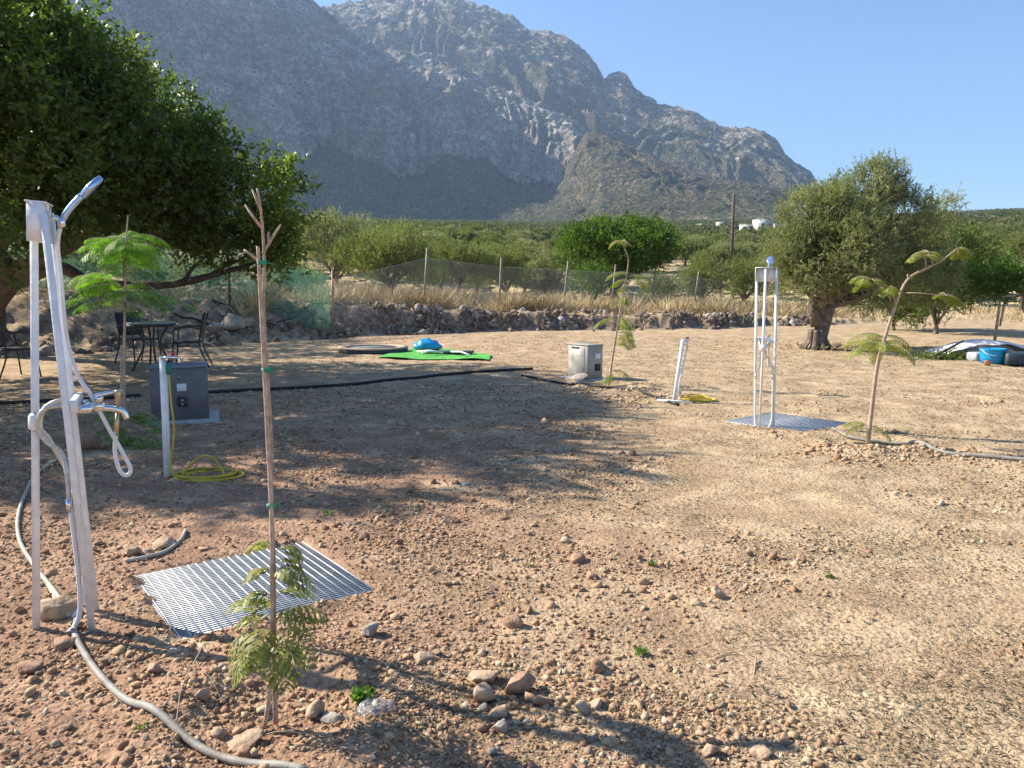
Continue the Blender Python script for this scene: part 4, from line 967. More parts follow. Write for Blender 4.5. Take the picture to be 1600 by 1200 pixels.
def cab2():
    b = gr(916, 594); t = thing('service_cabinet', (b[0], b[1]+.25, float(gh(b[0], b[1]))), 'pale grey service cabinet standing in the sun near the middle of the field', 'cabinet', None, R(-56))
    W, D, H = .56, .34, .57
    MB().box((0, 0, .0), (W+.22, D+.22, .08), bev=.02).build('slab', M_CONC, t)
    MB().box((0, 0, .04+H/2), (W, D, H), bev=.008).build('body', M_CABLT, t)
    MB().box((0, 0, .04+H+.012), (W+.015, D+.015, .024), bev=.006).build('lid', M_CABLT, t)
    MB().box((-.02, -D/2-.004, .04+H*.5), (W*.74, .01, H*.84), bev=.004).build('door', M_CABDOOR, t)
    MB().box((-.05, -D/2-.012, .04+H*.93), (.2, .01, .025)).build('handle_slot', M_BLACK, t)
    MB().box((W/2+.006, .05, .04+H*.68), (.012, .11, .09), bev=.003).build('label_plate', M_WHITEPL, t)
    MB().box((W/2+.008, .05, .04+H*.34), (.016, .12, .12), bev=.003).build('socket', M_BLACK, t)
M_CABDOOR = mat('cabinet_door', (.46, .44, .38), .5, 0, (.31, .30, .28), 5)
cab2()

# ------------------------------------------------------------ pipes on the ground
def gpipe(pts, r_, m, label, lift=0, name='water_pipe', cat='pipe', k=8):
    P = [gr(a, b_) for a, b_ in pts]; Q = smoothpts(P, k); o = Q[0].copy()
    Q = [np.array([q[0], q[1], float(gh(q[0], q[1]))+r_*.75+.010+lift])for q in Q]; o = Q[0]
    ob = MB().tube([q-o for q in Q], r_, 10).build(name, m, None, True); ob.location = o; return tag(ob, label, cat)
gpipe([(120, 975), (118, 1000), (150, 1055), (200, 1105), (262, 1148), (325, 1183), (390, 1206), (480, 1235)], .0140, M_HOSEGREY, 'thick grey water pipe curving across the foreground to the bottom edge')
gpipe([(95, 720), (62, 745), (40, 778), (28, 815), (32, 850), (52, 885), (75, 915), (95, 943), (108, 968)], .0125, M_HOSEPALE, 'grey water pipe curving in from the shade to the near shower')
gpipe([(62, 893), (74, 915), (84, 935), (92, 955)], .0095, M_HOSEPALE, 'thin pale pipe lying beside the thicker one behind the near shower')
gpipe([(196, 881), (225, 876), (255, 868), (272, 858), (284, 846), (290, 832)], .011, M_HOSEPALE, 'short bent pale pipe end sticking from the soil behind the grate')
gpipe([(-60, 640), (60, 632), (160, 626), (220, 622)], .026, M_BLACKPIPE, 'black pipe on the shaded ground left of the dark cabinet')
gpipe([(312, 616), (420, 608), (530, 602), (640, 594), (740, 584), (832, 579)], .026, M_BLACKPIPE, 'long straight black pipe across the shaded ground right of the dark cabinet')
gpipe([(815, 588), (850, 594), (885, 600), (930, 606), (990, 612), (1060, 634)], .02, M_BLACKPIPE, 'black pipe running past the foot of the far pale cabinet')
gpipe([(1300, 682), (1340, 690), (1420, 700), (1480, 712), (1560, 720), (1660, 730)], .018, M_HOSEGREY, 'grey drip pipe running right from the far grate past the sapling')
def bpipe(pts, label):
    P = smoothpts([at(a, b_, Y) for a, b_, Y in pts], 6); P = [np.array([p[0], p[1], float(gh(p[0], p[1]))+.06]) for p in P]; o = P[0]
    ob = MB().tube([p-o for p in P], .028, 7).build('water_pipe', M_BLACKPIPE, None, True); ob.location = o; tag(ob, label, 'pipe')
bpipe([(270, 480, 22.6), (360, 486, 23), (440, 490, 24.6), (520, 497, 27.2), (600, 500, 28.9), (640, 499, 29.3)], 'lower black pipe snaking along the earth bank left of centre')
bpipe([(330, 468, 24), (450, 480, 25.2), (500, 488, 27), (560, 490, 29), (680, 489, 30.6), (770, 489, 31.2), (850, 498, 31.2), (880, 505, 30.6)], 'upper black pipe snaking along the earth bank under the fence')

# ------------------------------------------------------------ fern-leaved saplings
def frond(P0, az, L, up, droop, npair, plen, lsz, store, leafl=7, solid=False):
    """bipinnate frond: rachis with pinnae, each a double row of leaflets"""
    d0 = np.array([cos(az), sin(az), 0]); pos = np.array(P0, float); el = up; pts = []
    n = npair+2
    for i in range(n):
        pts.append((pos.copy(), np.array([cos(el)*d0[0], cos(el)*d0[1], sin(el)])))
        pos = pos+pts[-1][1]*L/n; el -= droop/n
    sidev = np.array([-d0[1], d0[0], 0])
    for i in range(2, n):
        p, t = pts[i]; f_ = sin(pi*min(1, (i-1)/(n-1)*.93+.12)); pl = plen*(.35+.65*f_)
        for s in (-1, 1):
            pd = nrm(sidev*s*.9+t*.55+np.array([0, 0, -.25+random.uniform(-.12, .12)]))
            if solid:
                nl = nrm(np.cross(pd, t)); mid_ = p+pd*pl*.5; d2 = nrm(pd+np.array([0, 0, -.55])); store.append((p, pd, pl*.6, nl)); store.append((mid_-pd*pl*.04, d2, pl*.6, nl)); continue
            k = np.linspace(.12, 1, leafl); B = p+np.outer(k*pl, pd); B[:, 2] -= (k**2)*pl*.25
            nl = nrm(np.cross(pd, t)); ld = nrm(np.cross(nl, pd))
            for s2 in (-1, 1):
                for q in range(leafl):
                    store.append((B[q], nrm(ld*s2+pd*.6+np.array([0, 0, -.15])), lsz*(1-.35*k[q]), nl))
    return [a[0] for a in pts]
def fern_build(store, m, parent, name='foliage', wr=.34, tb=.5, ts=.22):
    V = []; n = len(store)
    for (p, d, l_, nl) in store:
        s = nrm(np.cross(d, nl)); w_ = l_*wr
        V += [p, p+d*l_*.5+s*w_*.5, p+d*l_, p+d*l_*.5-s*w_*.5]
    T = np.clip(tb+ts*rng.normal(size=n), 0, 1)
    return newmesh(name, V, np.arange(4*n).reshape(n, 4), m, parent, tint=T)

def sapling_near():
    b = gr(418, 1132); Y = b[1]; b[2] = float(gh(b[0], b[1])); t = thing('staked_sapling', b, 'tall bare sapling tied to stakes in the foreground, leaves only near its foot', 'sapling')
    def q(px, py, dy=0): return at(px, py, Y+dy)-b
    MB().tube(smoothpts([q(414, 1136), q(424, 1050), q(425, 930), q(424, 800), q(416, 640), q(409, 500), q(405, 420), q(403, 385)], 4), [.0085]*8+[.008]*8+[.0072]*8+[.0062]*5, 8).build('stake', M_STAKE, t, True)
    MB().tube(smoothpts([q(431, 1130, .03), q(429, 1060, .02), q(428, 950, .02), q(427, 860, .02), q(424, 780, .02), q(424, 700, .02), q(418, 590, .02), q(412, 480, .02), q(413, 410, .02), q(409, 340, .02), q(402, 294, .02)], 4), list(np.linspace(.0098, .004, 41)), 8).build('stem', M_TWIG, t, True)
    m = MB()
    for tw in ([(411, 396), (425, 372), (439, 351)], [(421, 380), (419, 368), (420, 362)], [(409, 356), (398, 342), (383, 320)], [(404, 408), (392, 398), (381, 390)], [(408, 330), (401, 312), (394, 296)]):
        m.tube([q(a, c, .02) for a, c in tw], [.006, .005, .0035], 6)
    m.build('twigs', M_TWIG, t, True)
    for py, px in ((410, 409), (578, 416), (790, 424), (1056, 427)):
        c = q(px, py, .01); m = MB(); m.lathe((c[0], c[1], c[2]-.008), [(.017, 0), (.018, .014), (.016, .015)], 10); m.bar(c+np.array([.015, 0, 0]), c+np.array([.04, 0, -.006 if py < 1000 else .01]), .008, .003); m.build('tie', M_GREENTIE, t)
    st = []; rac = MB(); rd = random.Random(9)
    specs = [(425, 858, 2.6, .13, .5), (430, 862, .3, .12, .5), (428, 880, .4, .14, .4), (426, 900, 2.9, .13, .4), (428, 905, 0.0, .2, .5), (430, 895, -.5, .16, .6), (426, 935, 3.3, .13, .5), (427, 975, .2, .26, .75), (426, 980, 2.8, .2, .5),
             (428, 1000, -.6, .26, .7), (426, 985, 3.6, .22, .4), (427, 1010, -1.3, .22, .5), (426, 1015, 4.1, .22, .4), (428, 975, -.1, .26, .8), (426, 950, 2.3, .16, .3), (427, 1005, -.9, .28, .6), (425, 1020, 3.1, .2, .3), (428, 940, .9, .2, .6), (428, 1012, -.35, .22, .4), (426, 1000, 4.5, .2, .3), (425, 1030, 3.6, .2, .2), (428, 1030, -1.0, .2, .2), (427, 985, -1.8, .22, .5), (426, 965, 2.9, .24, .6), (428, 960, -.4, .22, .5)]
    for (px, py, az, L, up) in specs:
        P = frond(q(px, py, .02), az, L*1.0, up+rd.uniform(.1, .5), 2.2, 8, .078, .020, st, 6, True); rac.tube(P, .0014, 4)
    fern_build(st, M_FERNO2, t, wr=.38, tb=.62); tag(rac.build('leaf_stalks', M_TWIG, t), kind='stuff')
sapling_near()
def sapling_left():
    b = gr(192, 697); Y = b[1]; b[2] = float(gh(b[0], b[1])); t = thing('staked_sapling', b, 'bright green ferny sapling in front of the garden table', 'sapling')
    def q(px, py, dy=0): return at(px, py, Y+dy)-b
    MB().tube(smoothpts([q(194, 697), q(194, 560), q(196, 440), q(197, 380), q(200, 336)], 4), list(np.linspace(.016, .006, 17)), 7).build('stem', M_TWIG, t, True)
    MB().tube([q(188, 697, .05), q(190, 540, .05)], .011, 7).build('stake', M_STAKE, t)
    st = []; rac = MB(); rd = random.Random(2)
    for i in range(30):
        az = i*2.4+rd.uniform(-.3, .3); py = rd.uniform(372, 400); sd_ = cos(az)
        rac.tube(frond(q(197, py), az, rd.uniform(.34, .52), rd.uniform(.0, .8), rd.uniform(.9, 1.7), 11, .13, .034, st, 8), .003, 4)
    for i in range(9):
        az = pi+rd.uniform(-1.0, 1.0); rac.tube(frond(q(175-rd.random()*25, rd.uniform(425, 455), rd.uniform(-.1, .1)), az, .36, .3, 1.5, 10, .12, .034, st, 8), .003, 4)
    fern_build(st, M_FERN, t, tb=.65)
    st2 = []
    for i in range(14):
        az = rd.uniform(-.8, .9) if i % 2 else pi+rd.uniform(-.8, .8); x = rd.uniform(110, 280); rac.tube(frond(q((x+197)/2, rd.uniform(440, 475), rd.uniform(-.1, .2)), az, .5, .1, .9, 11, .13, .034, st2, 8), .003, 4)
    for i in range(16):
        az = rd.uniform(0, 6.28); rac.tube(frond(q(rd.uniform(180, 222), rd.uniform(640, 700), 0), az, .34, .3, 1.3, 9, .1, .03, st2, 7), .003, 4)
    fern_build(st2, M_FERN, t, name='lower_foliage', tb=.25)
    tag(rac.build('leaf_stalks', M_TWIG, t), kind='stuff')
sapling_left()
def sapling_mid():
    b = gr(951, 603); Y = b[1]; b[2] = float(gh(b[0], b[1])); t = thing('sapling', b, 'thin sapling with sparse yellowish leaves beside the far pale cabinet', 'sapling')
    def q(px, py, dy=0): return at(px, py, Y+dy)-b
    MB().tube(smoothpts([q(951, 603), q(957, 560), q(965, 510), q(973, 460), q(980, 425), q(981, 400), q(970, 378)], 4), list(np.linspace(.02, .006, 25)), 7).build('stem', M_TWIG, t, True)
    st = []; rac = MB(); rd = random.Random(6)
    for (px, py, L) in ((970, 378, .3), (972, 376, .25), (985, 432, .4), (985, 428, .45), (983, 440, .4), (978, 450, .35), (976, 465, .3), (968, 500, .5), (968, 502, .5), (966, 505, .5), (968, 520, .5), (966, 525, .45), (962, 540, .35), (968, 498, .5), (986, 436, .4), (958, 585, .3), (955, 580, .35), (966, 530, .5)):
        rac.tube(frond(q(px, py), rd.uniform(0, 6.28), L, rd.uniform(.1, .5), 1.4, 10, .12, .034, st, 9), .004, 4)
    fern_build(st, M_FERNO, t); tag(rac.build('leaf_stalks', M_TWIG, t), kind='stuff')
sapling_mid()
def sapling_right():
    b = gr(1355, 697); Y = b[1]; b[2] = float(gh(b[0], b[1])); t = thing('sapling', b, 'leaning sapling with a long bare upper branch beside the far grate', 'sapling')
    def q(px, py, dy=0): return at(px, py, Y+dy)-b
    MB().tube(smoothpts([q(1355, 698), q(1362, 640), q(1371, 570), q(1385, 520), q(1400, 475), q(1418, 437), q(1450, 418), q(1470, 408), q(1496, 388)], 4), list(np.linspace(.024, .006, 33)), 8).build('stem', M_TWIG, t, True)
    m = MB(); tw = ([(1412, 458), (1440, 458), (1478, 462)], [(1400, 475), (1395, 462), (1393, 450)], [(1392, 470), (1380, 448), (1362, 436)], [(1458, 414), (1456, 404), (1450, 396)], [(1447, 418), (1446, 408), (1444, 400)], [(1420, 437), (1418, 430), (1419, 428)])
    for k in tw: m.tube([q(a, c) for a, c in k], [.008, .006, .004], 5)
    m.build('twigs', M_TWIG, t, True)
    st = []; rac = MB(); rd = random.Random(8)
    for (px, py, n, L) in ((1478, 462, 4, .22), (1393, 450, 4, .2), (1362, 436, 3, .22), (1452, 395, 3, .2), (1443, 400, 3, .17), (1496, 388, 2, .15), (1375, 540, 11, .42), (1377, 525, 4, .4), (1357, 665, 3, .28), (1352, 440, 2, .2)):
        for k in range(n): rac.tube(frond(q(px, py), rd.uniform(0, 6.28), L, rd.uniform(.0, .6), 1.4, 10, .09, .027, st, 9), .003, 4)
    fern_build(st, M_FERNO, t); tag(rac.build('leaf_stalks', M_TWIG, t), kind='stuff')
sapling_right()
def sapling_far():
    b = gr(1553, 541); Y = b[1]; t = thing('staked_sapling', b, 'small staked tree with a dark round crown at the right edge', 'sapling')
    def q(px, py, dy=0): return at(px, py, Y+dy)-b
    MB().tube([q(1553, 541), q(1560, 490), q(1564, 455)], [.045, .035, .025], 7).build('stem', M_STAKE, t, True)
    MB().tube([q(1562, 510, .2), q(1573, 458, .2)], .03, 6).build('stake', M_STAKE, t)
    lobes = [(*q(1560, 440), .5, .5, .35), (*q(1540, 445), .35, .4, .28), (*q(1580, 438), .4, .4, .3)]
    foliage(lobes, 130, 5, 8, .2, .09, .04, M_DENSE, 'crown', t, seed=66)
sapling_far()

# ------------------------------------------------------------ garden table and chairs
def table():
    b = gr(240, 578); t = thing('garden_table', b, 'black metal garden table with a pale round top under the tree', 'table', None, 0, 1.24); W = 58/F*b[1]; H = .74
    MB().lathe((0, 0, H), [(W/2-.01, -.006), (W/2, 0), (W/2, .018), (W/2-.01, .022)], 40).build('tabletop', M_GREENTABLE, t, True)
    MB().lathe((0, 0, H), [(W/2-.03, -.05), (W/2-.005, -.05), (W/2-.005, -.008), (W/2-.03, -.008)], 40).build('rim', M_BLACK, t, True)
    for k in range(4):
        a = k*pi/2+.6; MB().tube(smoothpts([(W*.36*cos(a), W*.36*sin(a), H-.03), (.12*cos(a), .12*sin(a), .42), (W*.42*cos(a), W*.42*sin(a), 0)], 4), .016, 7).build('leg', M_BLACK, t, True)
table()
def chair(b, rz, label):
    t = thing('garden_chair', b, label, 'chair', None, rz, 1.2)
    m = MB(); m.box((0, 0, .43), (.46, .46, .035), bev=.012); m.build('seat', M_BLACK, t)
    m = MB(); m.box((0, .25, .70), (.44, .03, .42), M=Matrix.Rotation(-.18, 3, 'X'), bev=.01); m.build('backrest', M_BLACK, t)
    for sx in (-1, 1):
        MB().tube(smoothpts([(sx*.27, -.25, 0), (sx*.25, -.2, .40), (sx*.26, -.16, .66), (sx*.26, .1, .68), (sx*.25, .25, .64)], 4), .013, 6).build('arm_frame', M_BLACK, t, True)
        MB().tube(smoothpts([(sx*.26, .34, 0), (sx*.24, .2, .42), (sx*.22, .32, .93)], 4), .013, 6).build('leg', M_BLACK, t, True)
    return t
p = gr(205, 570); chair((p[0], p[1]+.4, 0), R(60), 'black garden chair on the left side of the pale round table')
p = gr(275, 575); chair((p[0]+.15, p[1]+.3, 0), R(-75), 'black garden chair on the right side of the pale round table')
p = gr(22, 590); chair((p[0], p[1], 0), R(150), 'black garden chair alone at the left edge behind the near shower')

# ------------------------------------------------------------ trampoline, mat, bundle, poles
def tramp():
    c = gr(583, 551); t = thing('trampoline', (c[0], c[1], 0), 'round low trampoline with tan edge pad lying on the ground', 'trampoline'); r_ = 54/F*c[1]
    MB().lathe((0, 0, .0), [(r_-.05, 0), (r_, .01), (r_, .12), (r_-.03, .13)], 48).build('frame', M_NAVY, t, True)
    V = []; n = 48; prof = [(r_+.01, .125), (r_+.01, .15), (r_-.1, .165), (r_*.74, .15), (r_*.74, .125)]
    m = MB(); V = [(q[0]*cos(2*pi*k/n), q[0]*sin(2*pi*k/n), q[1]) for q in prof for k in range(n)]
    m.add(V, [(i*n+k, i*n+(k+1) % n, ((i+1) % 5)*n+(k+1) % n, ((i+1) % 5)*n+k) for i in range(5) for k in range(n)]); m.build('edge_pad', M_TAN, t, True)
    MB().lathe((0, 0, .12), [(r_*.66, 0), (r_*.66, .012)], 40).build('jumping_mat', M_TRMESH, t)
tramp()
def matobj():
    P = [gr(600, 562), gr(668, 541), gr(700, 545), gr(768, 560), gr(764, 564), gr(600, 566)]
    g0 = P[0]; ca, cb, cc, cd_ = gr(596, 563), gr(648, 540), gr(735, 548), gr(770, 563)
    cc = gr(745, 551); V = []; Fs = []; nu, nv = 28, 14
    A_, B_, C_, D_ = gr(590, 561), gr(655, 542), gr(768, 556), gr(764, 565)
    o = A_.copy()
    for i in range(nu+1):
        for j in range(nv+1):
            u, v = i/nu, j/nv; p = (1-u)*((1-v)*A_+v*B_)+u*((1-v)*D_+v*C_); z = .025+.035*max(0, sin(u*9+v*4)*sin(v*7+1)) ; V.append((p[0]-o[0], p[1]-o[1], float(gh(p[0], p[1]))+z))
    top = len(V); V += [(x, y, z-.012) for x, y, z in V]
    for i in range(nu):
        for j in range(nv): a = i*(nv+1)+j; Fs += [(a, a+nv+1, a+nv+2, a+1), (a+top+1, a+top+nv+2, a+top+nv+1, a+top)]
    ob = newmesh('ground_mat', V, Fs, M_GREENMAT, smooth=True); ob.location = (o[0], o[1], 0); tag(ob, 'bright green mat spread beside the trampoline', 'mat')
    c = gr(667, 547); t = MB(); K = 28; V = []; Fs = []
    rr_ = np.random.default_rng(5)
    for i in range(12):
        th = pi/2*i/11
        for k in range(K):
            a = 2*pi*k/K; q = cos(th)*(1+.07*sin(5*a+i)); V.append((.38*q*cos(a), .26*q*sin(a), .24*sin(th)*(1+.10*sin(3*a+1.3*i))))
    Fs = [(i*K+k, i*K+(k+1) % K, (i+1)*K+(k+1) % K, (i+1)*K+k) for i in range(11) for k in range(K)]+[tuple(range(K-1, -1, -1))]
    ob = newmesh('plastic_bundle', V, Fs, M_BLUE, smooth=True); ob.location = (c[0], c[1]+.1, .04); tag(ob, 'crumpled blue plastic bundle on the green mat', 'bundle')
    c = gr(700, 557); ob = MB().box((0, 0, 0), (1.15, .42, .05), rz=-.1, bev=.01).build('folded_net', M_NAVY); ob.location = (c[0], c[1]+.35, .075); tag(ob, 'dark folded safety net on the green mat', 'net')
    for i, (a, e) in enumerate(((( 652, 556), (692, 558)), ((705, 556), (735, 562)), ((660, 559), (682, 557)))):
        p, q = gr(*a), gr(*e); o = p; ob = MB().tube([(0, 0, 0), (q-p)*.5+np.array([0, 0, .04]), q-p], .022, 8).build('pole', M_WHITEPL, None, True); ob.location = (o[0], o[1], .10); tag(ob, ['long pale pole lying on the green mat nearest the trampoline', 'pale pole at the right end of the green mat', 'short pale pole lying under the long one on the green mat'][i], 'pole')
matobj()

# ------------------------------------------------------------ debris at the right edge
M_WHITEMATT = mat('white_matt', (.78, .75, .73), .85, 0, (.66, .62, .60), 5)
def debris():
    c = gr(1560, 565)
    t = MB(); K = 24; V = []; nu = 12
    a0, b0 = gr(1506, 560), gr(1620, 566); L = b0-a0; mid = (a0+b0)/2+np.array([0, .6, 0])
    for i in range(nu+1):
        th = i/nu
        for k in range(K): V.append(((k/(K-1)-.5)*2.3, (th-.5)*.9, .06+.36*sin(pi*k/(K-1))**.7*(.8+.2*sin(pi*th))+.02*sin(7*th+k)))
    tp = len(V); V += [(x, y, z-.02) for x, y, z in V]; Fs = []
    for i in range(nu):
        for k in range(K-1): a = i*K+k; Fs += [(a, a+1, a+K+1, a+K), (a+tp+K, a+tp+K+1, a+tp+1, a+tp)]
    ob = newmesh('plastic_sheet', V, Fs, M_WHITEMATT, smooth=True); ob.location = (mid[0], mid[1], 0); tag(ob, 'curved white plastic panel lying behind the blue tub', 'panel')
    c = gr(1561, 570); t = thing('plastic_tub', (c[0], c[1]+.25, 0), 'bright blue plastic tub at the right edge', 'tub')
    MB().lathe((0, 0, .0), [(.20, 0), (.23, .16), (.245, .30), (.255, .31), (.255, .325), (.235, .325), (.22, .2), (.15, .03)], 24).build('body', M_BLUE, t, True)
    MB().tube(smoothpts([(.25, 0, .31), (.18, -.2, .2), (-.18, -.2, .2), (-.25, 0, .31)], 4), .006, 6).build('handle', M_WHITEPL, t, True)
    c = gr(1536, 566); ob = MB().box((0, 0, .1), (.35, .3, .2), rz=.2, bev=.02).build('storage_box', M_BOXG); ob.location = (c[0]+.0, c[1]+.2, 0); tag(ob, 'grey box under the white panel left of the blue tub', 'box')
    c = gr(1592, 571); ob = MB().box((0, 0, .13), (.7, .5, .26), rz=-.1, bev=.03).build('storage_box', M_NAVY); ob.location = (c[0]+.12, c[1]+.2, 0); tag(ob, 'dark box right of the blue tub at the picture edge', 'box')
    c = gr(1545, 572); ob = MB().lathe((0, 0, 0), [(.05, 0), (.07, .1), (.075, .11)], 14).build('flower_pot', M_ROOF, None, True); ob.location = (c[0]-.02, c[1]+.02, 0); tag(ob, 'small orange pot between the grey box and the blue tub', 'pot')
    # pile of cut branches
    c = gr(1478, 562); c[2] = 0; t = thing('branch_pile', c, 'dark pile of cut branches and leaves left of the white panel', 'branches'); m = MB(); rd = random.Random(4)
    m.tube([(-.35, 0, .05), (0, 0, .22), (.42, .1, .42)], [.035, .03, .02], 7)
    for k in range(26): a = rd.uniform(0, 6.28); m.tube([(rd.uniform(-.5, .6), rd.uniform(-.2, .3), .03), (rd.uniform(-.6, .8), rd.uniform(-.3, .3), rd.uniform(.05, .28))], [.014, .006], 5)
    m.build('sticks', M_BARK, t)
    n = 900; P = np.stack([rng.normal(size=n)*.38, rng.normal(size=n)*.18, np.abs(rng.normal(size=n))*.07+.02], 1); D = nrm(rng.normal(size=(n, 3))); V, Fc = leaf_quads(P, D, np.full(n, .09), np.full(n, .03)); newmesh('leaves', V, Fc, M_CAROB, t, tint=rng.random(n))
M_BOXG = mat('box_grey', (.42, .45, .50), .6)
debris()

# ------------------------------------------------------------ plastic bag, weeds, twigs near the sapling
def bag():
    m = bpy.data.materials.new('clear_plastic'); m.use_nodes = True; n = m.node_tree.nodes; l = m.node_tree.links; b = n['Principled BSDF']
    b.inputs['Base Color'].default_value = (.30, .34, .38, 1); b.inputs['Roughness'].default_value = .12; b.inputs['Specular IOR Level'].default_value = .9
    tp = n.new('ShaderNodeBsdfTransparent'); mx = n.new('ShaderNodeMixShader'); mx.inputs[0].default_value = .42
    l.new(tp.outputs[0], mx.inputs[1]); l.new(b.outputs[0], mx.inputs[2]); l.new(mx.outputs[0], n['Material Output'].inputs[0])
    c = gr(587, 1130); X_, Y_ = np.meshgrid(np.linspace(-1, 1, 26), np.linspace(-1, 1, 18)); V = np.stack([X_*.075*(1-.25*Y_**2), Y_*.05*(1-.3*X_**2), .018+.022*np.maximum(0, 1-X_**2-Y_**2)+.012*perlin(X_*3, Y_*3, 8)*2], -1).reshape(-1, 3)
    i, j = np.meshgrid(np.arange(17), np.arange(25), indexing='ij'); a = (i*26+j).ravel(); Fc = np.stack([a, a+1, a+27, a+26], 1)
    o = newmesh('plastic_bag', V, Fc, m, smooth=True); o.location = (c[0], c[1], float(gh(c[0], c[1]))+.005); o.rotation_euler = (0, 0, .25); tag(o, 'crumpled clear plastic bag on the soil right of the near sapling', 'bag')
bag()
def weed(px, py, wpx, label, n=90, m=None):
    c = gr(px, py); c[2] = float(gh(c[0], c[1])); r_ = wpx/2*c[1]/F; P = np.stack([rng.normal(size=n).clip(-1.8, 1.8)*r_*.36, rng.normal(size=n).clip(-1.8, 1.8)*r_*.3, np.abs(rng.normal(size=n))*r_*.3], 1); D = nrm(P+rng.normal(size=(n, 3))*r_*.5+np.array([0, 0, r_*.4]))
    V, Fc = leaf_quads(P, D, np.full(n, r_*.5), np.full(n, r_*.26)); o = newmesh('weed', V, Fc, m or M_WEED, tint=rng.random(n)); o.location = c; tag(o, label, 'weed')
weed(568, 1103, 46, 'green leafy weed above the clear plastic bag', 130)
weed(1003, 1022, 26, 'small green weed on bare soil right of centre')
weed(1020, 885, 18, 'tiny dark weed in the litter at the centre right')
weed(1297, 903, 16, 'tiny dark weed in the litter towards the right')
weed(513, 806, 20, 'sparse yellow green weed at the edge of the tree shadow', 40)
weed(222, 1158, 22, 'tiny yellow green weed left of the pipe at the bottom', 40)
weed(455, 1040, 30, 'dark weed behind the sapling foot', 50, M_DENSE)
weed(826, 886, 22, 'dry brown weed on the bare soil', 50, M_DRY)
0 and weed(1230, 560, 60, 'low green shoots on the grass left of the big olive trunk', 90, M_OLIVEG)
def twig(pts, label, r_=.003, m=None):
    P = smoothpts([np.array([*gr(a, b_)[:2], float(gh(*gr(a, b_)[:2]))+z]) for a, b_, z in pts], 5); o = P[0]; ob = MB().tube([p-o for p in P], r_, 5).build('twig', m or M_DRYTW, None, True); ob.location = o; tag(ob, label, 'twig')
M_DRYTW = mat('dry_twig', (.50, .40, .28), .8, 0, (.38, .29, .2), 20)
twig([(276, 1142, .005), (285, 1105, .03), (300, 1085, .06), (316, 1058, .09)], 'thin dry twig standing in the hollow left of the sapling', .002)
twig([(400, 1146, .01), (440, 1140, .02), (500, 1148, .015), (552, 1152, .01)], 'curved pale twig on the soil right of the sapling foot')
twig([(300, 1136, .01), (350, 1124, .01), (410, 1106, .012)], 'thin straight twig across the hollow left of the sapling foot', .0015)
twig([(262, 1068, .01), (320, 1085, .05), (350, 1105, .02)], 'bent grey twig arching over the shaded hollow', .0015)
twig([(596, 1045, .01), (608, 1062, .012)], 'short white stick lying right of the sapling', .0035)
twig([(1118, 1030, .01), (1150, 1022, .01), (1182, 1040, .008)], 'thin grey twig on the pale soil at the right')
twig([(1178, 1055, .008), (1181, 1030, .012)], 'short forked stick on the pale soil at the right', .004)

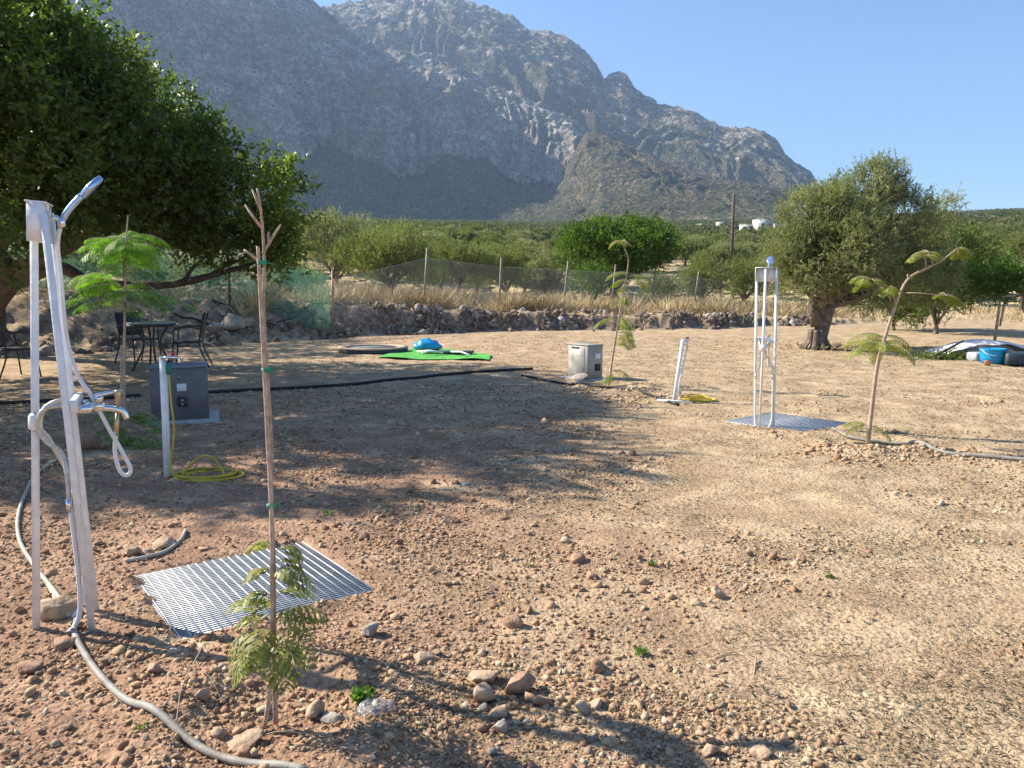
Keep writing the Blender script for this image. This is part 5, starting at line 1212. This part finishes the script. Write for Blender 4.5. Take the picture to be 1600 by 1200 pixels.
# ------------------------------------------------------------ utility poles and far houses
def upole(px, ytop, Y, r_, label, arm=True):
    p = place(px, Y); z = at(px, ytop, Y)[2]-p[2]; t = thing('utility_pole', p, label, 'pole'); MB().tube([(0, 0, -.5), (.0, 0, z)], [r_, r_*.75], 9).build('shaft', M_POLE, t, True)
    if arm: MB().box((0, -.1, z-.35), (1.0, .09, .1)).build('crossarm', M_POLE, t)
    for s in (-.4, 0, .4):
        if arm: MB().lathe((s, -.1, z-.3), [(.03, 0), (.05, .03), (.05, .12), (.02, .15)], 8).build('insulator', M_WHITEPL, t, True)
upole(1139, 303, 82, .19, 'tall dark wooden utility pole between the centre trees and the big olive', False)
upole(1170, 366, 130, .14, 'shorter thin pole right of the tall utility pole', False)
upole(1128, 384, 120, .10, 'small thin post left of the tall utility pole', False)
def house(px, Y, w_, h_, d_, label, m=M_WHITEWALL, roof=False, rz=.2, py=None):
    p = place(px, Y); 
    t = thing('house', p, label, 'house', None, rz)
    wl = MB().box((0, 0, h_/2-.5), (w_, d_, h_+1)).build('wall', m, t)
    if roof: MB().add([(-w_/2-.3, -d_/2-.3, h_), (w_/2+.3, -d_/2-.3, h_), (w_/2+.3, d_/2+.3, h_), (-w_/2-.3, d_/2+.3, h_), (-w_/2+1, 0, h_+1.6), (w_/2-1, 0, h_+1.6)], [(0, 1, 5, 4), (1, 2, 5), (2, 3, 4, 5), (3, 0, 4), (3, 2, 1, 0)]).build('roof', M_ROOF, t)
    else: MB().box((0, 0, h_+.12), (w_+.3, d_+.3, .22)).build('roof', m, t)
    for k in range(max(2, int(w_/4))):
        x = -w_/2+(k+.5)*w_/max(2, int(w_/4)); MB().box((x, -d_/2-.02, h_*.5), (1.2, .06, 1.3)).build('window', M_DARKGLASS, t)
house(1185, 330, 6.2, 4.6, 6, 'white two-storey house on the slope right of the utility pole')
house(1160, 335, 5, 3, 5, 'small cream house beside the white one, just right of the utility pole', rz=-.1)
house(1204, 340, 3.6, 3.2, 5, 'bluish white house at the right end of the cluster', rz=.3)
house(1095, 430, 8, 3, 5, 'low white house high up to the left of the utility pole', rz=0)
house(1082, 168, 5.2, 1.7, 3, 'long low pale shed showing over the yellowish olive tree', rz=-.1)
house(1122, 520, 6, 3, 5, 'tiny pale house highest on the plain left of the utility pole', rz=.2)

# ------------------------------------------------------------ haze
hm = bpy.data.materials.new('haze'); hm.use_nodes = True; n = hm.node_tree.nodes; n.remove(n['Principled BSDF'])
pv = n.new('ShaderNodeVolumePrincipled'); pv.inputs['Color'].default_value = (.48, .68, 1.0, 1); pv.inputs['Density'].default_value = 0.00011; pv.inputs['Anisotropy'].default_value = .2
hm.node_tree.links.new(pv.outputs[0], n['Material Output'].inputs['Volume'])
hz = MB().box((0, 2200, 1050/2+25), (11000, 5600, 1200)).build('haze', hm); tag(hz, 'thin blue haze in the air before the mountain', 'haze', kind='stuff')
